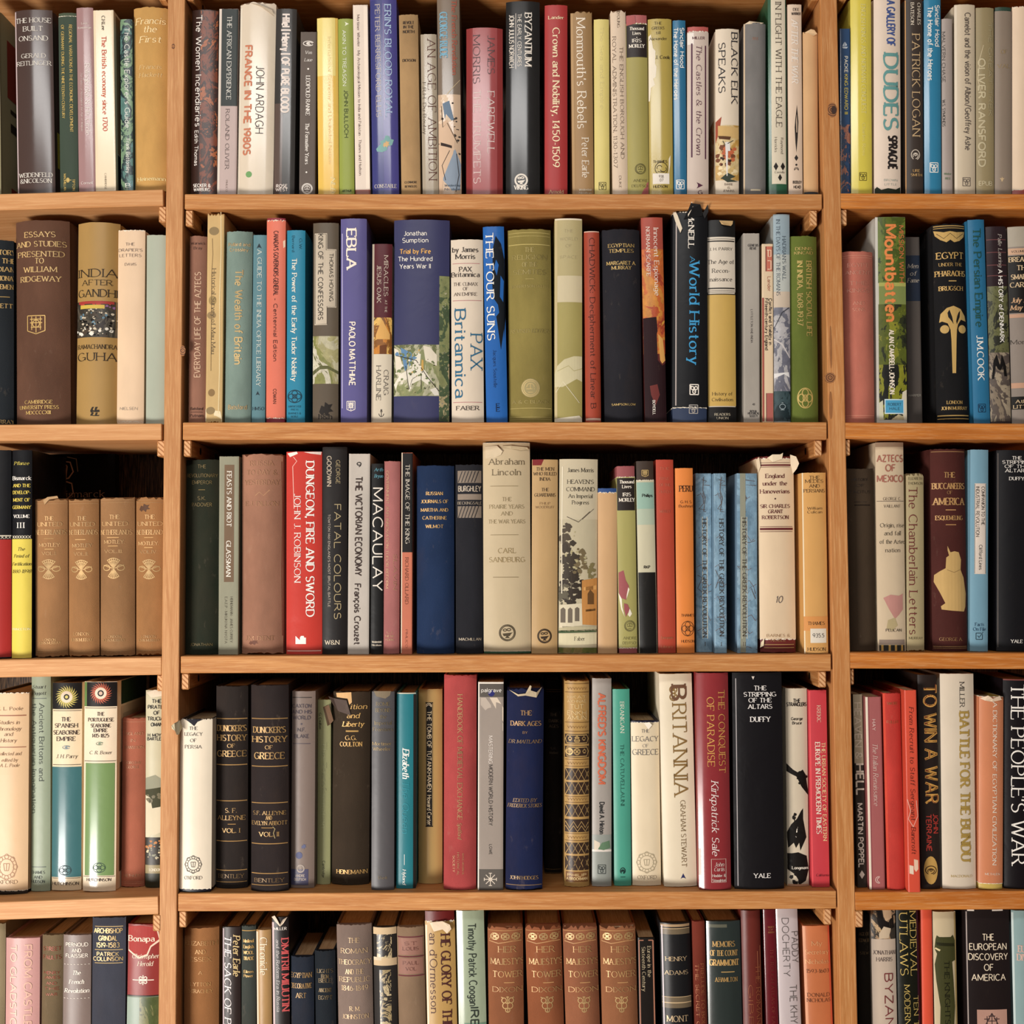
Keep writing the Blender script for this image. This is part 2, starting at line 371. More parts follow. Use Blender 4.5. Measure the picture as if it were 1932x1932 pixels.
EMB = {  # unit emblems: l/a strokes in -1..1, f = filled polygon
'bc': 'l-1,-1,1,-1;l1,-1,1,1;l1,1,-1,1;l-1,1,-1,-1;a-.42,.3,.33,.33,0,360;a.42,.3,.33,.33,0,360;a0,-.42,.36,.36,0,360;l-.75,.8,-.75,.3;l.0,-.42,.2,-.42',
'ring': 'a0,0,1,1,0,360;a0,0,.82,.82,0,360;l-.5,-.1,.5,-.1;l0,-.1,0,.5;a0,.1,.45,.45,0,180;l-.3,-.5,.3,-.5',
'lamp': 'a0,0,1,1,0,360;a0,0,.86,.86,0,360;f-.6,-.1,-.45,-.4,.3,-.4,.5,-.1,.7,.05,.3,0;f-.1,-.4,-.3,-.65,.3,-.65,.1,-.4;a-.3,.35,.22,.13,0,360;a.2,.4,.24,.14,0,360',
'seal': 'a0,0,1,1,0,360;a0,0,.7,.7,0,360;l-.3,.3,.3,.3;l.3,.3,.2,-.3;l.2,-.3,-.2,-.3;l-.2,-.3,-.3,.3;l0,.3,0,-.3;a.86,0,.2,.2,0,360;a-.86,0,.2,.2,0,360;a0,.9,.2,.2,0,360;a0,-.9,.2,.2,0,360;a.6,.65,.2,.2,0,360;a-.6,.65,.2,.2,0,360;a.6,-.65,.2,.2,0,360;a-.6,-.65,.2,.2,0,360',
'shield': 'l-1,1,1,1;l1,1,1,-.7;l1,-.7,0,-1.05;l0,-1.05,-1,-.7;l-1,-.7,-1,1;l-.7,.6,.7,.6;l-.7,.2,.7,.2;l-.6,-.3,.6,-.3;l0,.9,0,-.9;l-.5,.9,-.5,-.6;l.5,.9,.5,-.6;a0,.1,.4,.4,0,360',
'fan': 'a-.65,.05,.32,.26,0,360;a.65,.05,.32,.26,0,360;l-.95,.3,-.1,0;l.95,.3,.1,0;a0,0,.9,.95,50,130;a0,0,.8,.95,235,305;a0,0,.7,.72,48,132;l0,0,-0.60,0.79;l0,0,-0.51,-0.79;l0,0,-0.40,0.86;l0,0,-0.34,-0.86;l0,0,-0.20,0.93;l0,0,-0.17,-0.93;l0,0,0.00,1.00;l0,0,0.00,-1.00;l0,0,0.20,0.93;l0,0,0.17,-0.93;l0,0,0.40,0.86;l0,0,0.34,-0.86;l0,0,0.60,0.79;l0,0,0.51,-0.79',
'star': 'l0,-1,0,1;l-1,0,1,0;l-.7,-.7,.7,.7;l-.7,.7,.7,-.7;a0,0,.25,.25,0,360;l-.25,.95,.25,.95;l-.25,-.95,.25,-.95;l.95,-.25,.95,.25;l-.95,-.25,-.95,.25',
'anchor': 'l0,1,0,-1;l-.4,.55,.4,.55;a0,-.3,.7,.7,200,340;a0,1,.2,.2,0,360;l-.66,-.5,-.8,-.1;l.66,-.5,.8,-.1',
'dia': 'f0,1,.62,0,0,-1,-.62,0', 'tri': 'f0,1,1,-1,.3,-.6,-.3,-.6,-1,-1',
'scroll': 'a-.5,.5,.32,.3,-60,280;a.5,.5,.32,.3,-100,240;l0,1,0,-1;a-.35,-.15,.35,.35,40,300;a.35,-.15,.35,.35,-120,140;l-.4,.2,.4,.2;a0,-.7,.3,.25,0,360;l-.9,.9,-.6,.8;l.9,.9,.6,.8;l-.2,.9,.2,.9',
'cross': 'l-2.2,0,2.2,0;l0,-1,0,1;a-.5,.4,.3,.28,0,330;a.5,.4,.3,.28,-150,180;a-.5,-.4,.3,.28,30,360;a.5,-.4,.3,.28,180,510;f0,.3,.3,0,0,-.3,-.3,0',
'waves': 'f-1,.1,-.6,.9,-.2,.9,-.5,.3,-.1,.1,.1,.9,.6,.9,.3,.3,.9,.3,1,-.1,.3,-.2,-.3,-.1,-.8,-.3;f-1,-.9,-.6,-.2,-.2,-.3,-.5,-.8,0,-.9,.2,-.3,.6,-.3,.4,-.8,1,-.8,.8,-1,-.2,-1.0',
'wave': 'a0,0,1,1,0,360;a-.3,.1,.4,.4,20,200;a.3,-.1,.5,.4,-160,40;l-.6,-.5,.5,-.6',
'knot': 'a0,0,1,1,0,360;a0,.5,.4,.4,0,360;a0,-.5,.4,.4,0,360;a.5,0,.4,.4,0,360;a-.5,0,.4,.4,0,360;a0,0,.3,.3,0,360',
'boat': 'f-.8,-.3,.8,-.3,.5,-.7,-.5,-.7;f-.1,-.2,-.1,.9,-.7,-.1;f.05,-.2,.05,.9,.6,.1',
'dot': 'a0,0,.5,.5,0,360', 'blot': 'f-.9,-.4,-.6,.5,-.2,.3,-.1,.95,.4,.6,.9,.7,.6,.1,1,-.3,.4,-.4,.3,-1,-.2,-.5,-.5,-.9',
'lion': 'f-.9,-.9,-.5,.1,-.8,.4,-.2,.9,0,.4,.5,.8,.9,.1,.5,0,.8,-.9,.4,-.6,0,-.3,-.4,-.8',
'shipx': 'l-.9,-.6,.9,-.6;l.9,-.6,.6,-.95;l.6,-.95,-.6,-.95;l-.6,-.95,-.9,-.6;l0,-.6,0,1;l-.5,-.6,-.5,.7;l.5,-.6,.5,.6;l-.35,.7,.35,.7;l-.45,.2,.45,.2;l-.8,.4,-.2,.4;l.2,.4,.8,.4;l-.9,-.6,0,1;l.9,-.6,0,1',
'urn': 'a0,.1,.6,.5,0,360;l-.4,-.6,.4,-.6;l0,-.4,0,-.6;l-.3,.6,.3,.6;l-.2,.9,.2,.9',
'hm': 'a0,.35,.75,.55,0,360;a-.3,.55,.3,.3,0,360;a.3,.5,.3,.3,0,360;a0,.15,.35,.3,0,360;l-.9,-.9,-.9,-.3;l-.5,-.9,-.5,-.5;l0,-.9,0,-.3;l.5,-.9,.5,-.5;l.9,-.9,.9,-.3;l-.9,-.9,.9,-.9',
'map': 'f-.9,-.8,-1,-.5,-.4,.1,-.6,.3,-.1,.5,.1,1,.5,.9,.6,.6,1,.5,.8,-.1,.3,-.3,.2,-.7,-.3,-.9',
'castle': 'f-1,-1,-1,.9,-.2,-.1,-.2,.5,0,.9,.5,.9,.6,.5,.9,.5,.9,-1',
'check': 'l-.9,-.9,.8,-.9;l.8,-.9,.8,.5;l-.9,-.9,-.9,.8;l-.9,.8,.5,.8;l-.5,.1,-.1,-.4;l-.1,-.4,1,1.1',
'moon': 'a0,0,1,1,70,290;a.35,0,.8,.75,100,260',
'fleur': 'f0,1,.25,.2,.9,.5,.5,-.2,.3,-.2,.3,-.9,-.3,-.9,-.3,-.2,-.5,-.2,-.9,.5,-.25,.2',
'swirl': 'a0,0,1,.5,20,330;a.2,0,.55,.3,0,300;a0,0,.2,.12,0,360'}
def draw_emblem(pen, kind, sz, aspect, wt):
    for s in EMB[kind].split(';'):
        a = [float(q) for q in s[1:].split(',')]
        if s[0] == 'f': pen.fill([(a[i] * sz * aspect, a[i + 1] * sz) for i in range(0, len(a), 2)])
        else: pen.poly([(p[0] * sz * aspect, p[1] * sz) for p in stroke_pts((s[0], a), 12)], wt)
# ---------------------------------------------------------------- bookcase
SHELF_T = {}
def board_z(key, X):
    (x0, z0), (x1, z1) = SHELF_T[key][0]
    return z0 + (z1 - z0) * (X - x0) / (x1 - x0)
def under_z(key, X): return board_z(key, X) - SHELF_T[key][1]
case = bpy.data.objects.new('bookcase', None); COL.objects.link(case)
case.location = (unproj(320, 2160).x, 0, -1.4995); CL = Vector(case.location)
case['label'] = 'built-in pine bookcase with three bays of full bookshelves'; case['category'] = 'bookcase'
DEPTH = 0.225
def beam(name, p0, p1, thick, depth, mat, axis, y0=0.0, parent=None, bev=0.0008):
    """straight board whose front-face centre line runs p0 -> p1"""
    c = (p0 + p1) / 2; d = p1 - p0; L = d.length
    if axis == 'x': v, f = box_vf(-L / 2, L / 2, 0, depth, -thick / 2, thick / 2, bev); ang = -math.atan2(d.z, d.x)
    else: v, f = box_vf(-thick / 2, thick / 2, 0, depth, -L / 2, L / 2, bev); ang = math.atan2(d.x, d.z)
    o = mesh_obj(name, v, f, mat, parent or case)
    o.location = Vector((c.x, y0, c.z)) - CL; o.rotation_euler = (0, ang, 0)
    return o
ups = []
for nm, a, b, mt in (('upright', (333, 0), (315.5, 1932), WOOD['z']), ('upright', (1563, 0), (1601.5, 1932), WOOD['zr']),
                     ('upright', (-262, 0), (-290, 1932), WOOD['z']), ('upright', (2200, 0), (2235, 1932), WOOD['zr'])):
    pa, pb = unproj(*a), unproj(*b); d = pb - pa
    top = pa - d * 0.05; bot = pb + d * ((pb.z + 1.4995) / -d.z)
    ups.append(beam(nm, bot, top, 32.5 * PXM, DEPTH + 0.004, mt, 'z', -0.0005))
BAYS = {'L': [(-246, -60, 308, -62, 30, 'xl'), (-246, 373, 308, 357, 31, 'xl'), (-246, 803, 305, 799, 31, 'xl'), (-250, 1249, 305, 1240, 33, 'xl'), (-255, 1711, 299, 1691.5, 33, 'xl'), (-262, 2143, 296, 2140, 33, 'xl')],
        'M': [(350, -60, 1546, -60, 29, 'x'), (348.5, 366, 1551, 366, 29, 'x'), (345, 797, 1560, 796.5, 33, 'x'), (341, 1238, 1568, 1234, 32, 'x'), (336, 1686, 1578, 1681, 33, 'x'), (332, 2137, 1586, 2135, 33, 'x')],
        'R': [(1584, -60, 2184, -60, 29, 'xr'), (1585, 364.5, 2190, 367, 29, 'xr'), (1591, 797, 2198, 801, 31, 'xr'), (1598, 1231, 2206, 1233, 30, 'xr'), (1613, 1683, 2216, 1679, 34, 'xr'), (1620, 2135, 2224, 2135, 33, 'xr')]}
for bay, rows in BAYS.items():
    for i, (xa, ya, xb, yb, th, mt) in enumerate(rows):
        a, b = unproj(xa, ya), unproj(xb, yb); t = th * PXM
        SHELF_T[(bay, i)] = (((a.x, a.z), (b.x, b.z)), t)
        dn = Vector((0, 0, -t / 2))
        o = beam('shelf_board', a + dn, b + dn, t, DEPTH, WOOD[mt], 'x')
        # battens under both ends
        for xe, side in ((xa, 1), (xb, -1)):
            e = unproj(xe, ya)
            gap = {('L', -1): -4, ('M', 1): 0, ('M', -1): 4, ('R', 1): 0}.get((bay, side), 0)
            if bay == 'L' and side == -1: xe2 = xe + 5
            elif bay == 'M' and side == -1: xe2 = xe - 8 if i else xe
            elif bay == 'R' and side == 1: xe2 = xe - 0.5
            else: xe2 = xe
            if (bay, side) in (('L', 1),): xe2 = xe + 2
            if (bay, side) in (('R', -1),): xe2 = xe - 2
            X = unproj(xe2, ya).x; wd = 15 * PXM; hh = 31 * PXM
            zt = under_z((bay, i), X) - 0.0002
            x0, x1 = (X, X + wd) if side == 1 else (X - wd, X)
            bd = 0.0225 if (bay, i, side) in (('L', 4, -1), ('R', 4, 1)) else DEPTH - 0.012
            bf = -0.001 if bd < 0.03 else 0.004
            v, f = box_vf(-wd / 2, wd / 2, 0, bd, -hh, 0, 0.0012)
            bt = mesh_obj('support_batten', v, f, WOOD['y'], case)
            bt.location = Vector(((x0 + x1) / 2, bf, zt)) - CL
            ev, ef = box_vf(-wd / 2 + .0012, wd / 2 - .0012, -.0004, 0.0002, -hh + .0012, -.0012)
            mesh_obj('end_grain', ev, ef, ENDG, bt)
            if (bay != 'L' or side == -1) and bd > 0.03:
                for yy in (0.05, 0.14):
                    sv, sf = [], []
                    sx = (wd / 2 + 0.0004) * side
                    for k in range(12):
                        an = k / 12 * 2 * math.pi
                        sv.append((sx, yy + 0.0045 * math.cos(an), -hh * .5 + 0.0045 * math.sin(an)))
                    sf = [tuple(range(12))]
                    for k in range(12):
                        an = k / 12 * 2 * math.pi
                        sv.append((sx - side * .001, yy + 0.0045 * math.cos(an), -hh * .5 + 0.0045 * math.sin(an)))
                    sf += [(k, (k + 1) % 12, 12 + (k + 1) % 12, 12 + k) for k in range(12)]
                    mesh_obj('screw', sv, sf, SCREW, bt)
zt = unproj(966, -95).z; zb = -1.499
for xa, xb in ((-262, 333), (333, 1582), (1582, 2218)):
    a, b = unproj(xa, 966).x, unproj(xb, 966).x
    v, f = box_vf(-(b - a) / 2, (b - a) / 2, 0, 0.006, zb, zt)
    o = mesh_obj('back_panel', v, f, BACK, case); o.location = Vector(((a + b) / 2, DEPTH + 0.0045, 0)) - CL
v, f = box_vf(-2.6, 2.6, -3.8, DEPTH, -1.56, -1.5)
fl = mesh_obj('floor', v, f, flat_mat('floor_boards', '8a6444', 0.5)); fl['kind'] = 'structure'
# knots in the uprights (discs let into the face) and their dark streaks
def knot(px, py, rx, rz, up, name='knot', mat=KNOT):
    p = unproj(px, py, 0)
    pts = [(rx * PXM * math.cos(t / 20 * 2 * math.pi) * (1 + .08 * math.sin(t * 2.3)), rz * PXM * math.sin(t / 20 * 2 * math.pi)) for t in range(20)]
    v = [(x, -0.0004, z) for x, z in pts] + [(x * 1.05, 0.0003, z * 1.05) for x, z in pts]
    f = [tuple(range(20))] + [(k, (k + 1) % 20, 20 + (k + 1) % 20, 20 + k) for k in range(20)]
    o = mesh_obj(name, v, f, mat, up)
    m = Matrix.LocRotScale(Vector(CL) + up.location, up.rotation_euler, None)
    q = m.inverted() @ Vector((p.x, -0.0005, p.z)); o.location = q
    return o
knot(1566, 713, 10, 10, ups[1]); knot(1570, 208, 9, 14, ups[1]); knot(1573, 208, 5, 8, ups[1], 'knot_hole', flat_mat('knot_hole', '3a2013')).location.y -= 0.0004
knot(345, 662, 5, 10, ups[0]); knot(327, 88, 3, 5, ups[0]); knot(1567, 655, 2.2, 40, ups[1], 'grain_streak', flat_mat('resin_streak', '9a6232')); knot(1567, 765, 3, 26, ups[1], 'grain_streak', flat_mat('resin_streak_low', '9a6232'))
# the wall behind the case
v, f = box_vf(-2.6, 2.6, 0, 0.05, -1.5, 1.9)
wl = mesh_obj('wall_back', v, f, flat_mat('wall_plaster', 'd8c8b0', 0.9)); wl.location = (0, DEPTH + 0.014, 0); wl['kind'] = 'structure'

# ---------------------------------------------------------------- books
SB = {1: 0.012, 2: 0.012, 3: 0.020, 4: 0.018, 5: 0.024}
SHN = ['', 'top', 'second', 'third', 'fourth', 'bottom']; BN = {'L': 'left', 'M': 'middle', 'R': 'right'}
ROLE = {'t': 'title', 'a': 'author_name', 'p': 'publisher_name', 'x': 'lettering', 'v': 'volume_number', 'n': 'shelf_mark'}
STAT = {'n': 0, 'labels': set()}
def clip_strip(poly, x0, x1):
    for (c, s) in ((x0, 1), (x1, -1)):
        out = []
        n = len(poly)
        for i in range(n):
            a, b = poly[i], poly[(i + 1) % n]
            ia, ib = (a[0] - c) * s >= 0, (b[0] - c) * s >= 0
            if ia: out.append(a)
            if ia != ib:
                t = (c - a[0]) / (b[0] - a[0]); out.append((c, a[1] + t * (b[1] - a[1])))
        poly = out
        if len(poly) < 3: return []
    return poly
class Book:
    def __init__(s, head, rng):
        pre, desc = head.split(' : ')
        t = pre.split()
        row, bay = int(t[0][0]), t[0][1]
        xl, xr, yt, dx = map(float, t[1:5]); kind, fin = t[5][0], t[5][1]; hexc = t[6]
        kw = dict(q.split('=') for q in t[7:])
        s.rng = rng; s.bay, s.row, s.kw = bay, row, kw
        sb = float(kw.get('sb', SB[row])); s.hex = hexc
        if 'yb' in kw:
            zf = board_z((bay, row), unproj((xl + xr) / 2, 1684).x)
            lo, hi = -0.03, 0.15
            for _ in range(30):
                md = (lo + hi) / 2
                if (proj_y(0, md, zf) > float(kw['yb'])): lo = md
                else: hi = md
            sb = (lo + hi) / 2
        zs = board_z((bay, row), unproj((xl + xr) / 2, {1: 366, 2: 797, 3: 1238, 4: 1684, 5: 2137}[row], sb).x)
        yb = proj_y(0, sb, zs)
        yref = 1932 if row == 5 else yb
        A0, A1 = unproj(xl, yref, sb), unproj(xr, yref, sb)
        B = unproj((xl + xr) / 2 + dx, yt, sb); A = (A0 + A1) / 2
        dirv = (B - A).normalized(); s.lean = math.atan2(dirv.x, dirv.z)
        base = A - dirv * ((A.z - zs) / dirv.z)
        w = (A1.x - A0.x) * math.cos(s.lean) * 0.985
        s.cx, s.zs, s.B, s.kf, s.desc, s.w = base.x, zs, B, (kind, fin, hexc), desc, w
        s.hest = min(B.z, under_z((bay, row - 1), B.x)) - zs; s.sb = sb; s.dirv = dirv
        s.Dd = min(float(kw.get('d', 0.60 * s.hest)), DEPTH - sb - 0.003)
    def edge(s, side, z): return s.cx + side * s.w / 2 / math.cos(s.lean) + z * math.tan(s.lean)
    def build(s):
        bay, row, kw, B, zs, desc, sb, dirv, w = s.bay, s.row, s.kw, s.B, s.zs, s.desc, s.sb, s.dirv, s.w
        kind, fin, hexc = s.kf
        base = Vector((s.cx, sb, zs))
        s.hw = w / 2
        topz = B.z
        if not kw.get('tall'): topz = min(topz, min(under_z((bay, row - 1), B.x - s.hw), under_z((bay, row - 1), B.x + s.hw)) - 0.002)
        (q0, q1) = SHELF_T[(bay, row)][0]; slope = abs((q1[1] - q0[1]) / (q1[0] - q0[0]))
        lift = abs(math.sin(s.lean)) * s.hw + 0.0003 + slope * s.hw
        s.h = (topz - zs) / math.cos(s.lean) - lift - (0.001 if fin == 'c' else 0)
        s.D = min(float(kw.get('d', 0.60 * s.hest)), DEPTH - sb - 0.003)
        s.base = base; s.sb = sb; s.dirv = dirv
        nm = 'paperback_book' if kind == 'f' else 'hardback_book'
        r = bpy.data.objects.new(nm, None); COL.objects.link(r); s.root = r
        r.location = (base.x, sb, zs + lift); r.rotation_euler = (0, s.lean, 0)
        if 'yaw' in kw: r.rotation_euler = (0, s.lean, math.radians(float(kw['yaw'])))
        s.zbase = zs + lift; s.bx = base.x
        lab = '%s, %s shelf, %s bay' % (desc.strip(), SHN[row], BN[bay])
        assert lab not in STAT['labels'], lab
        if len(lab.split()) > 16: print('LONG LABEL', len(lab.split()), lab)
        STAT['labels'].add(lab)
        r['label'] = lab; r['category'] = 'book'
        r['group'] = 'books on the %s shelf of the %s bay' % (SHN[row], BN[bay])
        s.sag = {'r': 0.17, 'j': 0.10, 'f': 0.012}[kind] * w
        if 'sag' in kw: s.sag = float(kw['sag']) * w
        s.kind, s.fin = kind, fin
        s.wear = float(kw.get('wear', 0.0012 if fin == 'c' else 0.0004))
        s.eps = 0.00012; s.k = 0
        s.cover(hexc)
        s.texts = {}
    def S(s, x):
        q = min(1.0, abs(x) / s.hw)
        if s.kind == 'f': return s.sag * q * q + (0.0006 * max(0, (q - .93) / .07) ** 2)
        return s.sag * q ** 2.3
    def profile(s, off=0.0, n=16):
        hw, D, sag = s.hw + off, s.D, s.sag
        arc = [(-hw + 2 * hw * i / n, s.S(-s.hw + 2 * s.hw * i / n) - off) for i in range(n + 1)]
        if s.kind == 'f':
            return [(-hw, D)] + [(-hw, 0.0016 + sag)] + arc + [(hw, 0.0016 + sag)] + [(hw, D)]
        g = min(0.0013, hw * .12)
        l = [(-hw, D), (-hw, sag + 0.0095), (-hw + g, sag + 0.006), (-hw + g * .6, sag + 0.003)]
        return l + arc + [(-x, y) for x, y in reversed(l)]
    def cover(s, hexc):
        P = s.profile(); n = len(P); t = 0.0009 if s.kind == 'f' else min(0.0026, s.hw * .22)
        hw, D, sag, h = s.hw, s.D, s.sag, s.h
        inner = [(-hw + t, D), (-hw + t, sag + 0.0035), (hw - t, sag + 0.0035), (hw - t, D)]
        ws = s.wear; R = s.rng.uniform
        v = []; rows = 5
        zt = [h - (R(0, ws) if 3 < i < n - 4 else R(0, ws * .4)) for i in range(n)]
        zb = [(R(0, ws * .6) if 3 < i < n - 4 else 0.0) for i in range(n)]
        for k in range(rows):
            q = k / (rows - 1)
            for i, (x, y) in enumerate(P):
                z = zb[i] + (zt[i] - zb[i]) * q
                v.append((x + (R(-1, 1) * 0.00012 if 0 < k < rows - 1 else 0), y, z))
        f = []
        for k in range(rows - 1):
            for i in range(n - 1):
                a = k * n + i; f.append((a, a + 1, a + 1 + n, a + n))
        b0 = len(v); v += [(x, y, 0.0) for x, y in inner]; b1 = len(v); v += [(x, y, h - 0.0002) for x, y in inner]
        for i in range(3): f.append((b0 + i + 1, b0 + i, b1 + i, b1 + i + 1))
        T = (rows - 1) * n
        # top and bottom rims as quads: boards + spine
        for off, b, rev in ((T, b1, 0), (0, b0, 1)):
            na = 2 if s.kind == 'f' else 4
            faces = [tuple([off + i for i in range(na)] + [b + 1, b])]
            faces.append(tuple([off + i for i in range(na - 1, n - na + 1)] + [b + 2, b + 1]))
            faces.append(tuple([off + i for i in range(n - na, n)] + [b + 3, b + 2]))
            f += [q[::-1] for q in faces] if rev else faces
        f.append((0, T, b1, b0)) if rows else None
        f.append((n - 1, b0 + 3, b1 + 3, T + n - 1))
        s.cov = mesh_obj('cover', v, f, MAT[s.fin], s.root, hexc, smooth=38)
        m = 0.0006 if s.kind == 'f' else 0.003
        k = 6
        pv = []; x1 = hw - t - .0001
        for z in (m, h - m):
            pv += [(-x1, D - m, z), (-x1, sag + 0.0045, z), (x1, sag + 0.0045, z), (x1, D - m, z)]
        pf = [(3, 2, 1, 0), (4, 5, 6, 7), (0, 1, 5, 4), (1, 2, 6, 5), (2, 3, 7, 6), (3, 0, 4, 7)]
        mesh_obj('page_block', pv, pf, PAGES, s.root)
        if s.kind != 'f' and s.w > 0.016:   # head band
            hx = hw - t
            hv = [(-hx + 2 * hx * i / 8, s.S(-hx + 2 * hx * i / 8) * .8 + t + .0006 + dy, h - m + dz) for dy, dz in ((0, 0), (.0016, 0), (.0016, .0009), (0, .0009)) for i in range(9)]
            hf = [(9 * a + i, 9 * a + i + 1, 9 * ((a + 1) % 4) + i + 1, 9 * ((a + 1) % 4) + i) for a in range(4) for i in range(8)]
            mesh_obj('headband', hv, hf, PRINT, s.root, 'c8a880')
    # pixel -> local
    def zl(s, py):
        c, sn = math.cos(PITCH), math.sin(PITCH)
        dv = -(py - 966.0) / FPX
        Z = (sn + dv * c) / (c - dv * sn) * (s.sb + DIST)
        return (Z - s.zbase) / math.cos(s.lean)
    def xu(s, u): return (u - 0.5) * s.w
    @property
    def px(s): return (DIST + s.sb) / FPX
    def eps_next(s): s.k += 1; return s.eps + 0.000035 * min(s.k, 9)
    def place(s, name, pen_v, pen_f, fn, mat, hexc, eps, clip=True):
        """flat outlines -> wrapped on the spine"""
        v, f = [], []
        P = [fn(a, b) for a, b in pen_v]
        hw = s.hw * 0.992
        ns = 10
        ok = lambda p: (max(-hw, min(hw, p[0])), p[1])
        for fc in pen_f:
            pts = [ok(P[i]) for i in fc]
            xs = [p[0] for p in pts]; wd = max(xs) - min(xs)
            if wd < 1e-6: continue
            if wd > s.w * 0.09 and s.kind != 'f':
                e = s.w / ns
                i0 = int(math.floor((min(xs) + s.hw) / e)); i1 = int(math.floor((max(xs) + s.hw) / e))
                parts = [clip_strip(pts, -s.hw + i * e, -s.hw + (i + 1) * e) for i in range(i0, i1 + 1)]
            else: parts = [pts]
            for q in parts:
                if len(q) < 3: continue
                b = len(v); v += [(x, s.S(x) - eps, z) for x, z in q]; f.append(tuple(range(b, b + len(q))))
        if not v: return None
        return mesh_obj(name, v, f, mat, s.root, hexc)
    def item(s, ln):
        op = ln[0]
        if op in 'HVU' and ln[1] == ' ':
            head, body = ln.split(' : ', 1)
            t = head.split()
            role, hexc, st = t[1], t[2], t[3]
            foil = 'f' in st[1:]; st = st[0] + st[1:].replace('f', '')
            key = (role, hexc, foil); pen, fl = s.texts.setdefault(key, (Pen(), []))
            px = s.px
            if op == 'H':
                u, cap = float(t[4]), float(t[5])
                for q in body.split(';'):
                    y, wd, tx = q.split(':', 2); y = float(y); wd = min(float(wd), s.w / px * .94)
                    p = Pen(); draw_text(p, tx, wd, cap, st)
                    zc = s.zl(y) ; xc = s.xu(u)
                    b = len(pen.v)
                    pen.v += [(xc + (a - wd / 2) * px, zc + (c - cap / 2) * px) for a, c in p.v]
                    pen.f += [tuple(i + b for i in q2) for q2 in p.f]
            else:
                u, y0, y1, cap = map(float, t[4:8])
                p = Pen(); draw_text(p, body, abs(y1 - y0), cap, st)
                b = len(pen.v); xc = s.xu(u)
                if op == 'V': z0 = s.zl(y0); pen.v += [(xc + (c - cap / 2) * px, z0 - a * px) for a, c in p.v]
                else: z0 = s.zl(y1); pen.v += [(xc - (c - cap / 2) * px, z0 + a * px) for a, c in p.v]
                pen.f += [tuple(i + b for i in q2) for q2 in p.f]
            return
        t = ln.split()
        if op == 'R':
            hexc = t[1]; u0, u1, y0, y1 = map(float, t[2:6]); nm = t[6] if len(t) > 6 else 'colour_band'
            n = 14; e = s.eps_next()
            z1, z0 = s.zl(y0), s.zl(y1)
            z1 = min(z1, s.h - .0001); z0 = max(z0, 0.0001)
            v = []
            for z in (z0, z1):
                for i in range(n + 1):
                    x = s.xu(u0 + (u1 - u0) * i / n); x = max(-s.hw * .999, min(s.hw * .999, x)); v.append((x, s.S(x) - e, z))
            f = [(i, i + 1, n + 2 + i, n + 1 + i) for i in range(n)]
            mesh_obj(nm, v, f, MAT[s.fin] if nm != 'label' else MAT['m'], s.root, hexc, smooth=60)
        elif op == 'L':
            hexc = t[1]; y = float(t[2]); th = float(t[3]); u0, u1 = (float(t[4]), float(t[5])) if len(t) > 5 else (0.02, 0.98)
            s.item('R %s %s %s %s %s rule_line' % (hexc, u0, u1, y - th / 2, y + th / 2))
        elif op == 'B':   # vertical bar  B hex u w y0 y1
            hexc = t[1]; u, wd, y0, y1 = map(float, t[2:6]); du = wd * s.px / s.w / 2
            s.item('R %s %s %s %s %s rule_line' % (hexc, u - du, u + du, y0, y1))
        elif op == 'C':
            hexc = t[1]; u, y, r = map(float, t[2:5]); e = s.eps_next()
            asp = float(t[6]) if len(t) > 6 else 1.0
            pts = [(r * asp * math.cos(a / 20 * 2 * math.pi), r * math.sin(a / 20 * 2 * math.pi)) for a in range(20)]
            xc, zc, px = s.xu(u), s.zl(y), s.px
            s.place(t[5] if len(t) > 5 else 'sticker', pts, [tuple(range(20))], lambda a, b: (xc + a * px, zc + b * px), PRINT, hexc, e)
        elif op == 'E':
            kind, hexc = t[1], t[2]; u, y, sz = map(float, t[3:6]); asp = float(t[6]) if len(t) > 6 else 1.0
            wt = float(t[7]) if len(t) > 7 else max(1.1, sz * .11)
            rot = float(t[8]) if len(t) > 8 else 0
            p = Pen(); draw_emblem(p, kind, sz, asp, wt)
            if rot: p.v = [(b, -a) for a, b in p.v]
            xc, zc, px = s.xu(u), s.zl(y), s.px
            s.place('emblem', p.v, p.f, lambda a, b: (xc + a * px, zc + b * px), FOIL if hexc[:2] in ('c8', 'c9') else PRINT, hexc, s.eps_next())
        elif op == 'Y':   # sun burst  Y hex u y r0 r1
            hexc = t[1]; u, y, r0, r1 = map(float, t[2:6]); n = 24; p = Pen()
            for k in range(n):
                a = k / n * 2 * math.pi; b = a + 0.30
                p.fill([(r0 * math.cos(a - .11), r0 * math.sin(a - .11)), (r0 * math.cos(a + .13), r0 * math.sin(a + .13)),
                        ((r0 + r1) / 2 * math.cos(a + .2), (r0 + r1) / 2 * math.sin(a + .2)), (r1 * math.cos(b), r1 * math.sin(b)), ((r0 + r1) / 2 * math.cos(a + .05), (r0 + r1) / 2 * math.sin(a + .05))])
            xc, zc, px = s.xu(u), s.zl(y), s.px
            s.place('sunburst', p.v, p.f, lambda a, b: (xc + a * px, zc + b * px), PRINT, hexc, s.eps_next())
        elif op == 'P':
            hexc = t[1]; nm = 'printed_shape'; q = t[2:]
            if ',' not in q[0]: nm = hexc; hexc = q[0]; q = q[1:]
            pts = [tuple(map(float, c.split(','))) for c in q]
            s.place(nm, pts, [tuple(range(len(pts)))], lambda a, b: (s.xu(a), s.zl(b)), MAT['m'], hexc, s.eps_next())
        elif op == 'K':   # polyline, drawn line or painted-on glint  K hex thick u,y u,y ...
            hexc, th = t[1], float(t[2]); pts = [tuple(map(float, c.split(','))) for c in t[3:]]
            px = s.px; loc = [(s.xu(a) / px, s.zl(b) / px) for a, b in pts]
